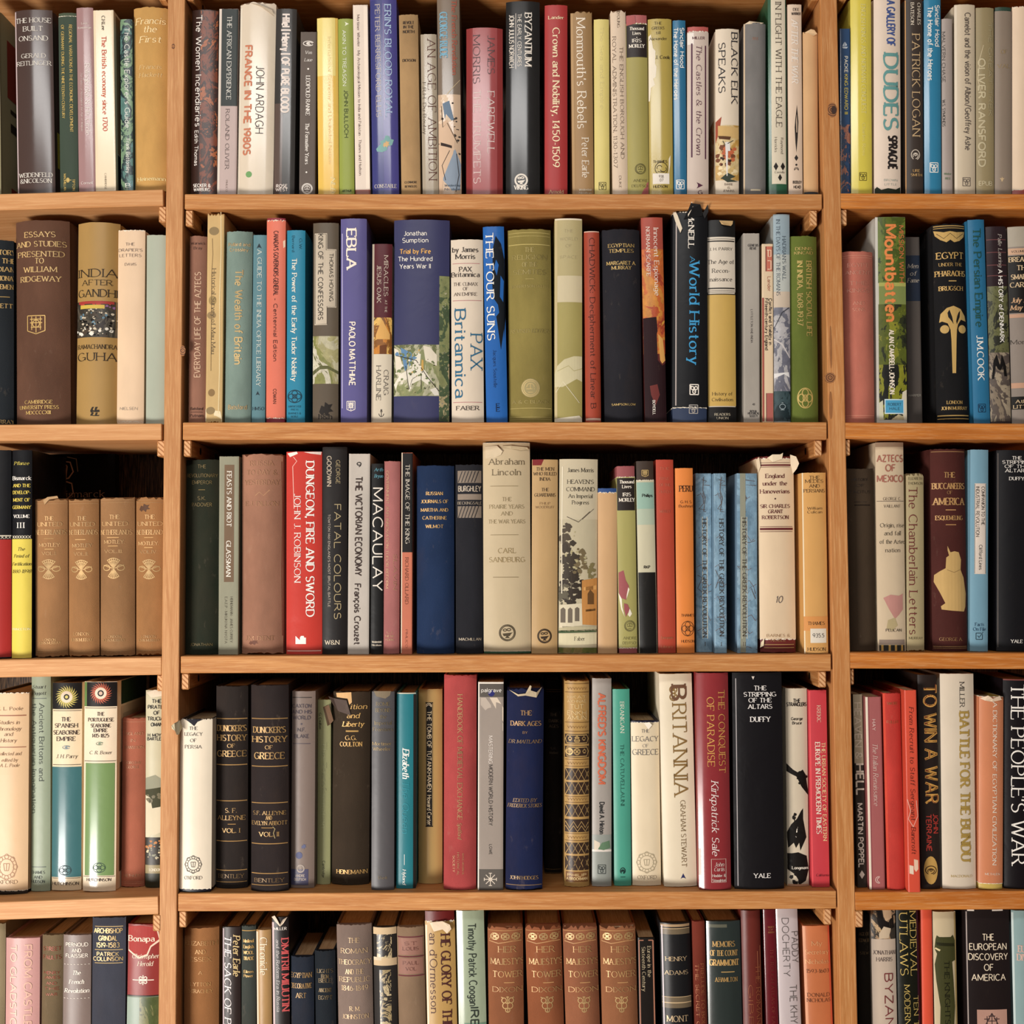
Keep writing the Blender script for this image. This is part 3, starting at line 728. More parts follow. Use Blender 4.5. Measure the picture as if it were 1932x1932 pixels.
            p = Pen(); p.poly(loc, th)
            s.place('drawn_or_glint', p.v, p.f, lambda a, b: (a * px, b * px), PRINT, hexc, s.eps_next())
        elif op == 'N':
            u0, u1, y0, y1, sc = map(float, t[1:6]); n = 12; e = s.eps_next()
            z1, z0 = min(s.zl(y0), s.h - .0002), max(s.zl(y1), .0002); v = []
            for z in (z0, z1):
                for i in range(n + 1):
                    x = s.xu(u0 + (u1 - u0) * i / n); x = max(-s.hw * .999, min(s.hw * .999, x)); v.append((x, s.S(x) - e, z))
            mesh_obj('picture', v, [(i, i + 1, n + 2 + i, n + 1 + i) for i in range(n)], pic_mat(t[6], sc), s.root, smooth=60)
        elif op == 'S':
            side = 1 if t[1] == 'R' else -1
            d0, d1, y0, y1 = map(float, t[2:6]); x = side * (s.hw + s.eps + 0.0002)
            a0, a1 = s.sag + .01 + d0 * (s.D - s.sag - .012), s.sag + .01 + d1 * (s.D - s.sag - .012)
            z1, z0 = min(s.zl(y0), s.h - .0006), max(s.zl(y1), .0006)
            cols = t[6]
            mt = pic_mat(cols, 40.0) if ',' in cols else MAT[s.fin]
            mesh_obj('cover_print', [(x, a0, z0), (x, a1, z0), (x, a1, z1), (x, a0, z1)], [(0, 1, 2, 3) if side > 0 else (3, 2, 1, 0)], mt, s.root, None if ',' in cols else cols)
        elif op == 'J':
            hexc = t[1]; tg, bg_, rag = [float(q) * PXM for q in t[2:5]]
            fin = t[5] if len(t) > 5 else s.fin
            for nm, off, col, ex, mt in (('torn_paper_edge', 0.00022, 'eadcc4', 1.2 * PXM, MAT['m']), ('dust_jacket', 0.0004, hexc, 0.0, MAT[fin])):
                if nm == 'torn_paper_edge' and rag < 0.8 * PXM: continue
                P = s.profile(off, 34); n = len(P); v = []
                ph = [s.rng.uniform(0, 6) for _ in range(4)]
                for k in range(2):
                    for i, (x, y) in enumerate(P):
                        q = i * 0.9
                        r = (math.sin(q + ph[0]) + math.sin(2.3 * q + ph[1]) + s.rng.uniform(-1, 1)) / 3
                        z = (bg_ - ex + rag * .6 * abs(r) if bg_ > 0 else 0.0) if k == 0 else s.h - tg + ex - rag * abs(r)
                        v.append((x, y, max(0.0, min(z, s.h + .0003))))
                f = [(i, i + 1, n + i + 1, n + i) for i in range(n - 1)]
                mesh_obj(nm, v, f, mt, s.root, col, smooth=38)
            s.eps = 0.00058; s.k = 0
        elif op == 'F':
            hexc = t[1]; pts = [tuple(map(float, c.split(','))) for c in t[2:]]
            px = s.px; v = []
            for u, y, o in pts:
                x = s.xu(u); v.append((x, s.S(x) - s.eps - .0003 - o * px, s.zl(y)))
            b = len(v); v += [(x, y + .0004, z) for x, y, z in v]
            n = b
            f = [tuple(range(n)), tuple(range(2 * n - 1, n - 1, -1))] + [(i, (i + 1) % n, n + (i + 1) % n, n + i) for i in range(n)]
            mesh_obj('torn_flap', v, f, MAT['m'], s.root, hexc)
        elif op == 'G':   # dabs of paint  G hex u y ru ry n size [name]
            hexc = t[1]; u, y, ru, ry, n, sz = map(float, t[2:8]); p = Pen(); R = s.rng; px = s.px
            for _ in range(int(n)):
                a, r = R.uniform(0, 6.283), math.sqrt(R.random())
                cx, cz = ru * s.w / px * r * math.cos(a), ry * r * math.sin(a); q = sz * R.uniform(.5, 1.3); k = R.randint(5, 7); ph = R.uniform(0, 6)
                p.fill([(cx + q * R.uniform(.6, 1.25) * math.cos(ph + i / k * 6.283), cz + q * R.uniform(.5, 1.1) * math.sin(ph + i / k * 6.283)) for i in range(k)])
            xc, zc = s.xu(u), s.zl(y)
            o = s.place(t[8] if len(t) > 8 else 'painted_dabs', p.v, p.f, lambda a, b: (xc + a * px, zc + b * px), PRINT, hexc, s.eps_next())
            if o: o['kind'] = 'stuff'
        else: raise ValueError(ln)
    def finish(s):
        for (role, hexc, foil), (pen, _) in s.texts.items():
            s.place(ROLE[role], pen.v, pen.f, lambda a, b: (a, b), FOIL if foil else PRINT, hexc, s.eps + 0.00042)
def build_books(txt):
    books = []
    for ln in txt.split('\n'):
        ln = ln.strip()
        if not ln or ln[0] == '#': continue
        if ln[0] == '@': books.append((Book(ln[1:], random.Random(1000 + len(books))), []))
        else: books[-1][1].append(ln)
    # neighbours stand side by side without sharing space; end books stay inside their bay
    rows = {}
    for bk, _ in books: rows.setdefault((bk.row, bk.bay), []).append(bk)
    def trim(bk, side, amt):
        bk.w -= amt; bk.cx -= side * amt / 2
    G = 0.00045
    for (row, bay), lst in rows.items():
        for _ in range(3):
            for i in range(len(lst)):
                for j in (i + 1, i + 2):
                    if j >= len(lst): continue
                    p, q = lst[i], lst[j]
                    if p.sb + p.Dd < q.sb or q.sb + q.Dd < p.sb: continue
                    if p.cx > q.cx: p, q = q, p
                    ov = max(p.edge(1, z) - q.edge(-1, z) for z in (0.0, min(p.hest, q.hest))) + G
                    if ov > 0:
                        if j == i + 2 and ov > 0.004: print('FAR', ov, p.desc, q.desc)
                        k = q.w / (p.w + q.w); trim(q, -1, ov * k); trim(p, 1, ov * (1 - k))
                        if ov > 0.0035: print('trim %.1fmm' % (ov * 1000), p.desc, '|', q.desc)
            for bk in lst:
                for side, up in ((-1, {'L': 2, 'M': 0, 'R': 1}[bay]), (1, {'L': 0, 'M': 1, 'R': 3}[bay])):
                    U = ups[up]; ux = U.location.x + CL.x; uz = U.location.z + CL.z; t = math.tan(U.rotation_euler.y)
                    for z in (0.0, bk.hest):
                        face = ux + t * (bk.zs + z - uz) - side * (32.5 * PXM / 2 + 0.0006)
                        ov = (bk.edge(side, z) - face) * side
                        if ov > 0:
                            trim(bk, side, ov)
                            if ov > 0.0035: print('upright %.1fmm' % (ov * 1000), bk.desc)
    for bk, items in books:
        bk.build()
        for ln in items: bk.item(ln)
        bk.finish()
    print('books', len(books))
BOOKS = r"""
# ===== row 1 left
@1L -44 1 18 -4 js 9c9168 sb=.012 : olive-cream jacketed book seen from its side at frame edge
S R .12 .62 60 170 a03a28
S R .2 .4 188 196 3a3428
S R .2 .5 215 232 3a3428
S R .2 .6 340 352 a03a28
@1L 31 103 18 -6 jg 4b3832 : glossy dark brown book with white capitals and a bright reflection
H t e9dfd0 s .5 9 : 38:70:THE HOUSE;54:38:BUILT;72:56:ONSAND
H a e9dfd0 s .5 8 : 105:47:GERALD;119:66:REITLINGER
H p e9dfd0 s .5 8 : 330:64:WEIDENFELD;341:60:&NICOLSON
R c0a8a6 0 .035 20 380 worn_edge
S R .0 .3 244 312 d9c21a
@1L 113.5 147 24 -4 jm 48533f : dark green book with two lines of gold capitals, pale torn top
J 3e4b3d 7 0 1.5
V t c9a84e sb .70 47 255 5.5 : REGIONAL VARIATIONS IN THE ECONOMIC DEVELOPMENT
V t c9a84e sb .24 47 228 5.5 : OF GERMANY DURING THE NINETEENTH CENTURY
E cross c9a84e .45 340 5 .6
V p c9a84e sb .28 328 360 4.5 : MACMILLAN
V p c9a84e sb .78 338 360 4.5 : TIPTON
@1L 148 180 14 -5 jg a27a78 : mauve book with white sideways lettering
H a e8d8cc s .5 4 : 44:12:Louis;52:26:Kronenberger
V t f0e4da s .63 120 258 9 : Bolingbroke & His Circle
V x d8c0b8 si .28 136 250 4 : The Politics of Nostalgia in the Age of Walpole
H p f0e4da s .5 5 : 345:22:Cornell
@1L 180 219 19 -5 fg e6d0aa : cream paperback with red sideways title
V a 3a322c sb .5 30 58 6 : C.H.Lee
V t c8482c sb .52 68 252 8.5 : The British economy since 1700
V p 6a5a4a s .5 327 358 3.5 : CAMBRIDGE
S R 0 .95 24 286 a07c50
S R 0 .95 288 366 241c1a
@1L 228 251 36 -2 js 6a8c8c : slim teal picture-cover book with pale sideways title
N 0 1 36 366 30 6f9398,5a8078,2a3a3c,7d9a78,3a5048,98a88c
V t e8e8dc n .58 52 246 9 : The Castle Explorer's Guide
V a e8e8dc n .62 262 328 7 : Frank Bottomley
H p e8e8dc sb .6 8 : 350:10:B
@1L 252 318 11 -3 rc c59345 : mustard cloth hardback with pale script title beside the upright
H t f0d090 sbi .5 12 : 39:58:Francis;55:26:the;74:42:First
H a e6c27e si .5 8 : 126:42:Francis;141:44:Hackett
H p f0d890 sb .5 7 : 337:54:Heinemann
# ===== row 1 middle
@1M 358 408 18 3.5 jg 39231c : dark brown book with orange flames and white sideways title
N .35 1 20 372 36 2c1814,45261a,7a3c22,3a2018,a85c30,2e1a16
V t f2e6da n .28 28 244 11 : The Women Incendiaries
V a f2e6da n .22 246 314 7 : Edith Thomas
H p f2e6da nb .45 6 : 350:34:SECKER &;358:32:WARBURG
@1M 409 445.6 16.5 4.5 fs bba29a : paperback, dark upper half over lilac-grey lower half, sideways title
R 2c322f .14 1 17 200
R d8c8b8 0 .13 17 364
V t e6e0d4 s .55 30 192 8.5 : THE AFRICAN EXPERIENCE
V a 5a4c4a s .5 206 322 7 : ROLAND OLIVER
V p 8a7468 s .5 340 362 3.5 : PIMLICO
@1M 445.6 515 3 6.5 jg d8c6ac wear=.004 : tall thick cream book with orange and black sideways lettering, green dot
V t c8744e nx .26 85 298 13 : FRANCE IN THE 1980S
V a 40383a nl .60 124 255 15 : JOHN ARDAGH
C 6ca05c .33 329 6
R e6d8c0 0 .06 14 366 worn_edge
F d4c0a2 .3,6,0 .9,18,2 .95,28,3 .6,12,5
@1M 515 555 16 5 jg 3c3835 : glossy charcoal book with bold condensed pale sideways title
V t e8d8cc nx .5 26 218 14 : Hillel ¦ Henry ¦ OF PURE BLOOD
H p e8d8cc nb .4 6 : 351:22:ROSE;358:24:WEST
R 5c4a42 0 .4 195 366
@1M 564 595 60 3 fm 675b53 : small taupe book with white lettering and round white emblem
E swirl e8dcd0 .5 82 9 1.1 1.4
H a f0e6da si .5 6 : 99:13:Von;113:15:Laue
V t f0e6da sb .5 143 220 7.5 : LEOPOLD RANKE
V t f0e6da sb .48 232 312 7 : The Formative Years
C f0e6da .5 130 1.8
C f0e6da .45 325 1.6
E ring f0e6da .5 356 10
@1M 599 640 33 -2.5 jg e6b838 : yellow book with pale upper panel
R e8d06c 0 .88 34 143
V t e0c080 sl .6 70 315 6 : International Economy and Undivided Nation
V p f0e8b0 si .72 335 364 8 : NLB
@1M 640 669 35 -3 js 8f9a30 : lime green book with white and dark sideways capitals
V t f0f0d8 n .42 57 165 6.5 : AKIN TO TREASON
V a 30401c n .5 170 262 7 : JOHN BULLOCH
E tri e8e8c8 .6 45 4 1 1 1
H p 3a4a20 nb .5 3.5 : 360:18:ARTHUR
@1M 670 699 9 -5 fs e4d0bc : off-white slim book with tiny dark red sideways text
V t 5c4040 s .35 28 338 5 : Mortimer Wheeler · My Archaeological Mission to India and Pakistan · Thames and Hudson
R 9a5444 0 1 358 368
R f0dcc6 .72 1 12 356
@1M 702 753 -4 -5 jg 484388 : tall purple-blue book with pale blue sideways title and small map
R 3d3f7c 0 .45 0 372
V t a8c0dc sb .67 8 226 12 : ERIN'S BLOOD ROYAL
V a d4c4b4 s .28 8 226 9 : PETER BERRESFORD ELLIS
B 8878a0 .5 1 6 226
E map 78a8a4 .5 272 17 1.0
E blot c89c60 .55 272 7
H p d8ccc0 s .5 7 : 351:42:CONSTABLE
@1M 757 793.5 25 -5 rc b08a58 sag=.1 : tan cloth hardback with small black title at top
H t 3a2a20 sb .5 5.5 : 43:21:REVOLT;51:20:IN THE;60:22:NORTH
H a 3a2a20 sb .5 5 : 114:25:DICKSON
H p 4a3828 sb .5 4 : 344:24:CLONMORE;352:23:REYNOLDS
@1M 797 828 64 -4 jg a89880 : short grey-beige book with large dark red sideways title
V t 5c2c24 sl .66 74 346 15 : AN AGE OF AMBITION
V a 5a4c44 s .18 155 255 6 : F.R.H. Du Boulay
@1M 827.5 871 -5 -4 jg 7c6a58 : tall illustrated book, drawn figures below brown-grey upper part
R c8a888 0 1 178 366
G 3c342e .5 270 .45 85 44 2.6 drawn_marks
G e0c4a4 .3 220 .25 40 14 5 drawn_marks
P 6c8094 .2,195 .5,190 .7,225 .6,228 .35,215 .3,225
P 8a98a8 .5,290 .75,282 1,310 .95,358 .6,360 .2,340 .15,310
P d8b492 .05,235 .4,225 .75,260 .65,290 .2,335 .1,366 .0,366
P 3a2e2a .1,268 .6,275 .6,280 .1,274
K 2c2420 1.2 .15,200 .2,240 .4,232 .85,270
K 2c2420 1.2 .3,340 .15,312 .5,284
K 2c2420 1.2 .8,290 .9,330 .75,362
K d8c090 1 .4,178 1,150
V t b8543c sb .76 0 145 9 : The French Revolution
V a 70a8c0 sb .28 22 112 14 : GEORGE RUDE
H p 3c4c5c sb .6 4 : 350:30:Weidenfeld;357:30:Nicolson
@1M 879 949 52 0 jg 8e2a28 : short thick red book with grey and white sideways lettering
R a04444 .18 .85 52 372
V a 5c4c4c s .68 66 142 13 : JAMES
V a 5c4c4c s .28 66 160 13 : MORRIS
V t e0c8c0 s .68 172 292 13 : FAREWELL
V t e0c8c0 s .30 168 350 13 : THE TRUMPETS
@1M 954 1019 2 0 jg 22201f : tall glossy black book with white sideways title and round emblem
V t ece0d0 sb .66 24 128 13 : BYZANTIUM
V x ece0d0 n .4 26 128 7 : THE EARLY CENTURIES
V a ece0d0 n .17 27 130 9 : JOHN JULIUS NORWICH
B d8c8b8 .29 1 25 130
E lamp e8dccc .45 340 12 1 1.6
H p f0e4d4 sb .45 8 : 354:27:VIKING
@1M 1027.5 1071 9 0 js ab2a28 : bright red book with cream sideways title
H a f0d8a8 sb .5 6 : 33:30:Lander
V t f4dcae sb .5 52 322 13 : Crown and Nobility, 1450-1509
H p e0b080 sb .5 7 : 362:28:Arnold
@1M 1080 1121 21 -4 js a07a48 wear=.003 : tan jacketed book with large white old-style sideways title
R b48e5c 0 .12 24 366 worn_edge
V t f0e0c8 s .48 34 248 17 : Monmouth's Rebels
V a f0e0c8 s .62 260 337 13 : Peter Earle
H p e8d8bc s .6 4 : 358:24:Weidenfeld;364:24:Nicolson
@1M 1121.7 1150.7 36 -1.5 js d8c466 : slim pale yellow book with small boxed emblem
V t e8d890 sl .5 50 210 7 : The Sea and Empire
E bc 4a4420 .52 351 7 .95 1.1
@1M 1155.6 1185 18.6 -4.5 js d8bea0 wear=.004 : slim cream book with two lines of brown sideways capitals
V a 5c4a3c s .52 24 53 5 : YOUNG
V t 5c4434 s .68 88 305 6.5 : THE ENGLISH BOROUGH AND
V t 5c4434 s .22 69 322 6.5 : ROYAL ADMINISTRATION, 1130-1307
V p 5c4434 s .5 332 356 4.5 : DUKE
@1M 1185 1224.6 28 -4 js b05a58 : olive jacketed book with black title panel and pink torn top
J a39645 16 0 6
P torn_patch b05a58 .62,368 .78,356 .86,354 .9,346 1,342 1,368
R 2e2420 0 1 46 108
P torn_patch b05a58 0,48 .3,46 .45,44 .42,30 0,30
H t f0e4d0 sb .5 6 : 54:28:Thousand;63:16:Lives
H a f0e4d0 sb .5 6.5 : 77:18:IRIS;87:30:MORLEY
C e8dcc8 .5 71 1
E ring 5c5428 .6 319 10 1 1
H p 6c6430 s .6 5 : 341:28:ANDRE;351:34:DEUTSCH
@1M 1225.6 1271 35 -3.5 jg b39a38 : mustard glossy book with flaked white patch and white shelf sticker
H t 4a3c20 s .42 5.5 : 44:15:THE;53:24:GREEKS;62:9:till;73:34:Alexander
H a 4a3c20 sb .6 6 : 108:28:J. Cook
P worn_patch ede0c8 .02,68 .12,64 .2,90 .3,96 .28,120 .34,126 .3,145 .2,148 .26,160 .1,165 .05,190 .0,190
P worn_patch ede0c8 .82,300 .9,292 .88,310 .8,335 .82,312
H p 4a3c20 sb .45 5 : 305:27:THAMES;352:27:HUDSON
E wave 4a3c20 .5 318 12 1 1.2
R ece0d0 .14 .84 327 347 label
H n 6c6058 n .5 5 : 333:10:938.;340:7:07
@1M 1271.6 1296 38 -2.5 jg 1d6c92 : slim bright blue book with white sideways title beside purple-lined one
V a f0ece4 nb .72 52 130 7.5 : Sinclair Hood
V t f0ece4 nb .24 52 192 7.5 : The Home of the Heroes
E bc eee8dc .5 348 8.5 .85 1.3
@1M 1297 1337 50 0 js b85048 : grey-lilac jacketed book with purple lines, red cover showing at top
J cdb8a8 9 0 5
R ece0d4 0 .3 62 84 worn_edge
H a 6a4448 sb .52 5 : 72:24:MILLER
B 55223c .2 3 82 297
B 55223c .86 2.4 86 300
V t 5c2840 si .54 84 297 10 : The Castles & the Crown
E tri 55223c .58 350 6 1 1 1
H p 55223c sb .6 7 : 363:9:G
@1M 1350 1395 54 0 js decbb0 : cream book with bold black sideways title over prairie painting
S L 0 .5 220 340 d8a870,b87038,e0c898,c0502c
V t 26242a sb .8 61 199 12 : BLACK ELK
V t 26242a sb .26 80 178 12 : SPEAKS
N 0 1 236 340 34 d8b060,c89c50,e0c48c,d8b878
G 7c4424 .4 295 .35 20 22 5 painted_bison
G c8602c .6 290 .3 18 10 5 painted_bison
G 3c2418 .35 300 .3 14 10 3.5 painted_bison
G ecd4a0 .5 322 .45 8 10 4
P a8482c .0,230 .25,220 .15,250 .0,270
P d0a860 .1,237 1,240 1,262 .1,256
P 5c3820 .1,256 .65,258 .6,264 .15,262
P e8e0d8 .4,268 .6,268 .62,285 .52,285 .5,332 .46,332
K 3a4038 1.5 .3,266 .4,274 .55,270 .75,265
P 3c4438 .2,337 .5,326 .85,333 .6,338 .95,342 .5,344 .3,338
H p 5c4438 s .55 4 : 348:16:BARRIE;354:6:&;360:22:JENKINS
@1M 1403.5 1446 41 0 rc 7a7672 : plain grey cloth book with rough cream paper top edge
R d8bc98 0 .06 44 366 worn_edge
H t a8765c s .5 5 : 73:12:TITLE
F e0c8a4 .02,44,0 .25,40,1 .9,42,1 .8,44,0 .3,45,0
R c8b898 .3 .75 357 360 worn_edge
@1M 1451 1486 -10 -2.5 jg 24583a : tall dark green book with cream title panel and black diamonds
R ded0b4 .16 .95 -10 347 label
V t 4a3c30 s .56 4 246 11 : IN FLIGHT WITH THE EAGLE
V a 4a3c30 s .72 260 291 5 : Raymond
V a 4a3c30 s .38 259 288 5 : Horricks
E dia 26201c .38 314 8 .9
E dia 26201c .76 314 8 .9
E dia 26201c .6 335 7 .9
H p 4a3c30 s .58 4 : 325:19:Costello
@1M 1488 1515 8 -2.5 js d8bca0 sag=.08 : slim cream book with vertical black spearhead drawing
H a 4a3c34 sb .6 5 : 18:12:DEE;26:18:WARNER
V t eadccc sbi .5 36 160 12 : AFTER THE WAR
P 2a2422 .62,198 .5,225 .45,240 .5,270 .56,288 .66,260 .72,230
P c8ac90 .6,215 .55,230 .57,250 .62,250 .64,232
E dia 2a2422 .55 298 6 1
C 2a2422 .55 311 2
E moon 2a2422 .55 320 4 1 1 1
H p 3a302a nb .6 5 : 344:17:BODLEY;353:14:HEAD
@1M 1517 1547 59 -2 rm cfa06a wear=.004 : short tan book against the upright, blunt torn top
F d8b484 .1,61,0 .5,56,2 .75,57,2 .95,64,3 .7,68,1 .3,62,0
R 3a3c40 .02 .98 362 370
# ===== row 1 right
@1R 1585 1605 54 -1 fg 2c4a70 : short narrow blue paperback with white and yellow sideways title
V t e0d8c0 nb .6 106 138 6 : PACKE
V t c8b440 nb .6 140 218 6 : KING EDWARD III
E boat b8c0c8 .5 86 8 .9
N 0 1 235 362 60 2c4a70,243c5c,a86c54,2c3c54
@1R 1606.6 1646.5 -5 -2 jg d9c51e : tall bright yellow book with small boxed emblem
V t e8dc80 s .6 8 220 9 : ENGLISH KINGS AND NORMAN CONQUEST
V a e8dc80 s .6 232 295 6 : Charles Ross
E bc 5a5010 .55 333 7.5 .9 1.2
@1R 1650 1701 -5 -1 js e2cbb4 : tall off-white book with ornate teal sideways word
V t 3c5494 nb .62 0 90 15 : A GALLERY OF
V t 5f9c98 sx .62 100 250 27 : DUDES
V a 2a2220 nx .68 255 322 16 : SPRAGUE
H p 88a098 s .6 4 : 340:26:BROWN;348:24:LITTLE
P torn_patch 2c3424 .02,368 .02,356 .1,352 .25,358 .5,355 .8,357 .98,352 1,368
@1R 1709 1743 -3 -1.5 js 40352e : dark brown-black book with large tan sideways capitals
R c88c3c 0 .05 0 366 colour_band
V a e0d0b8 sb .78 5 48 6 : CHARLES
V a e0d0b8 sb .4 5 48 6 : BATESON
V t d0ac78 s .6 64 262 15 : PATRICK LOGAN
E swirl d8c8b4 .55 292 16 .6 1.4 90
H p c89c58 sb .6 5 : 322:14:URE;330:22:SMITH
@1R 1745 1777 -3 -1.5 jg 1c7ea4 : cyan-blue book with white sideways title, top of right bay
V a f0ece4 nb .78 9 90 8.5 : Sinclair Hood
V t f0ece4 nb .35 12 156 9 : The Home of the Heroes
E bc eee8dc .55 316 9 .85 1.4
@1R 1778 1798 35 -1 js a8988e : narrow grey-lilac book with dark sideways capitals
V t 4a4440 sb .15 60 158 5.5 : MALVERN CHASE
V a 4a4440 sb .15 188 240 5 : W.S. SYMONDS
H p 5c7c54 s .5 4 : 328:14:Windsor;337:10:PRESS
@1R 1802 1841.6 8 -1 js cfbb9c : pale beige book with thin rounded sideways title
V t 5c5048 n .62 24 290 11 : Camelot and the vision of Albion/Geoffrey Ashe
E bc 5c5048 .55 343 8 .9 1.2
R dccbb0 0 .12 10 366 colour_band
@1R 1842.6 1877 14 -1 js 98865c : olive-beige book with embossed pale outlined capitals
V t c4b48c nx .3 110 320 12 : OLIVER RANSFORD
V x a89870 nx .78 42 224 7 : THE GREAT TREK
K d0bc94 1 .4,85 .2,110 .1,150 .3,180
H p c4b48c nb .5 8 : 346:26:EPUB
@1R 1878 1909 13 0 js 2e4638 : grey-taupe jacketed book with green cover showing at top
J 8c7a68 8 0 .5
H t a88c5c s .5 7 : 98:12:OF;125:24:VAL
E fleur c8a878 .4 338 5
@1R 1911 1965 12 0 js b04a40 : cream jacketed book with red bottom edge at frame edge
J e2c4a2 0 12 5
# ===== row 2 left
@2L -38 23 451 0 rc 22262a : black cloth hardback with gilt capitals, cut by frame
H t b8924c sbf .7 9 : 476:44:HISTORY;492:44:OF THE;508:44:INDIAN;525:46:NATIONAL;541:48:MOVEMENT
L b8924c 560 1.2 .3 .9
H a b8924c sbf .62 8 : 577:44:LOVETT
H p b8924c sbf .7 7 : 796:40:MURRAY
@2L 25 129 413 -2 rc 60402f : very thick brown cloth hardback with gilt shield
H t d0a864 sbf .49 10 : 442:60:ESSAYS;460:98:AND STUDIES;479:90:PRESENTED;492:18:TO;508:64:WILLIAM;526:78:RIDGEWAY
E shield c8a050 .42 612 17 1 1.6
H p c8a050 sbf .45 6.5 : 758:54:CAMBRIDGE;768:76:UNIVERSITY PRESS;778:48:MDCCCCXIII
@2L 138 220 419 4 rs a57f3e sag=.22 : mustard jacketed book with crowd photograph band
N 0 1 568 636 34 2c2420,4c4034,3c3830,5c5448,342c28
G b83c30 .5 575 .45 6 12 4 painted_awnings
G 8c5c8c .8 580 .15 5 4 4 painted_awnings
G c8b89c .5 605 .48 26 34 2.4 painted_crowd
G 14110f .5 612 .48 22 34 2.6 painted_crowd
G 5c7c8c .4 595 .4 20 10 2.5 painted_crowd
G e0d8c8 .45 626 .45 8 12 4 painted_crowd
R a53028 .05 .9 568 573
R c8a828 .1 .7 575 582
H t 33281e s .5 15 : 515:78:INDIA
H t 33281e s .5 10 : 533:58:AFTER
H t 33281e s .5 14 : 553:80:GANDHI
H a 33281e s .5 8 : 654:78:RAMACHANDRA
H a 33281e s .5 15 : 673:76:GUHA
E waves 2c241c .5 776 9
@2L 219 270 434 3 js ddbb95 : cream book with face emblem and small sticker at foot
H t 6c5c58 s .46 5.5 : 461:18:THE;472:46:DRAPIER'S;482:42:LETTERS
H a 6c5c58 s .48 5 : 499:22:DAVIS
E seal 6c5c64 .5 738 16 1 1.2
R e4cca8 .1 .78 758 783 label
H n b0a08c n .45 5 : 771:34:NIELSEN
J ddbb95 0 5 4
@2L 274 312 443 2 js a3a995 : plain pale grey-blue book beside the upright
# ===== row 2 middle
@2M 354 388 443 3 rc 8c5f4a : rose-brown book with sideways title reading upward
U t d8b08c n .52 511 712 11 : EVERYDAY LIFE OF THE AZTECS
H a 4a3028 s .5 5 : 459:28:Warwick;468:16:Bray
H p 4a3028 sb .5 5 : 771:24:Batsford;784:26:Putnam
R 4a3028 .15 .85 777 778 rule_line
@2M 386 419 392 4.5 fm c8a566 wear=.004 : cracked stained straw-coloured spine, tall and untidy
V t 5c4c38 s .42 507 670 7.5 : Historical Survey of Mau Mau
C 8c7448 .4 436 8 stain 1.2
C 9c8048 .35 567 9 stain .8
C 94784a .3 595 7 stain 1.2
C 8c6c3c .35 741 7 stain .9
C 8c7448 .3 775 7 stain 1.2
K 8a6c3c 1 .3,450 .34,480 .28,520 .3,700
K e4cc94 1.6 .8,400 .84,470 .78,560 .82,700 .78,780
P torn_patch e4d0a4 0,772 .9,776 1,790 1,795 0,795
@2M 422 472 434 4 rc 75897e : grey-teal cloth hardback with large gilt sideways title
V t c8a868 nbf .52 508 690 14 : The Wealth of Britain
H a d0b078 nbf .5 6 : 461:42:Pollard and;471:36:Crossley
H p d0b078 nbf .5 8 : 768:36:Batsford
@2M 474 500 443 3.5 js 557e86 : slim blue-teal book with widely spaced white sideways capitals
V t dcdccc s .5 471 732 8 : A GUIDE TO THE INDIA OFFICE LIBRARY
E tri 26323a .45 464 5
E tri 26323a .45 742 4
H p 30404a s .5 6 : 771:22:HMSO
@2M 501.5 537 411 1.5 js 8c2434 : salmon jacketed book torn at head and foot over crimson cover
J d9694c 4 9 5
V t 4c2420 n .5 436 560 8.5 : CANADA'S GOVERNORS-GENERAL
V t 4c2420 n .48 563 683 7 : - Centennial Edition
V a 4c2420 n .46 734 762 6 : COWAN
P worn_patch f0d0b0 .88,455 1,452 1,465 .9,468
@2M 540 575 434 1 js 0f7f9e : bright turquoise book with white blackletter sideways title
V a 163c4c s .75 450 472 5 : G.W.
V a 163c4c s .35 445 476 5 : Bernard
V t ece4d0 sb .42 487 722 9 : The Power of the Early Tudor Nobility
E knot 163c4c .45 748 12 1.1 1.6
H p 163c4c s .45 3.5 : 767:24:HARVESTER;773:14:PRESS;780:24:BARNES &;786:14:NOBLE
@2M 589 638 420 1 js 5d5040 : grey-brown jacketed book with stepped label and stone archway
R c4b49c .06 .56 440 613 label
R c4b49c .5 .92 470 580 label
K 3c342c 1 .09,442 .52,442 .52,472 .89,472 .89,578 .56,578 .56,611 .09,611 .09,442
V t 2c2620 n .72 478 570 7 : THOMAS HOVING
V t 2c2620 n .3 441 606 9 : KING OF THE CONFESSORS
N 0 1 634 724 26 c0b898,a8a070,88884c,d0c8b0,6c6c40
P 5c5c34 0,700 .3,690 .6,690 1,700 1,706 .6,696 .3,697 0,708
E blot 241e1a .52 772 14
H p 241e1a sb .5 9 : 786:26:h&h
@2M 642 692 412 0 jg 5c568c : lavender-purple glossy book with huge cream sideways word
V t efe0cc sx .42 431 510 18 : EBLA
V a efe0cc nb .45 607 729 11 : PAOLO MATTHIAE
E shield ece0d0 .4 766 9 .85 1.2
B a8a0c8 .06 2 440 770
@2M 700 738.5 460 2 js cdbfa6 : small book, maroon top, golden church picture, grey foot
R 541a22 .1 1 460 599
R ab9c88 0 .08 460 795
N .1 1 599 668 30 d89840,c8802c,8c5820,e8b860,5c4424
P d8a048 .2,632 .5,602 .9,630 .9,640 .2,640
P 6c3c18 .4,652 .75,650 .75,668 .4,668
V t dccab4 s .7 482 560 7.5 : MIRACLES
V t dccab4 s .7 566 590 4 : AT THE
V t dccab4 s .35 500 572 7.5 : JESUS OAK
V a 4c4440 s .72 698 746 8.5 : CRAIG
V a 4c4440 s .35 690 756 8.5 : HARLINE
E anchor 3c3430 .5 780 6
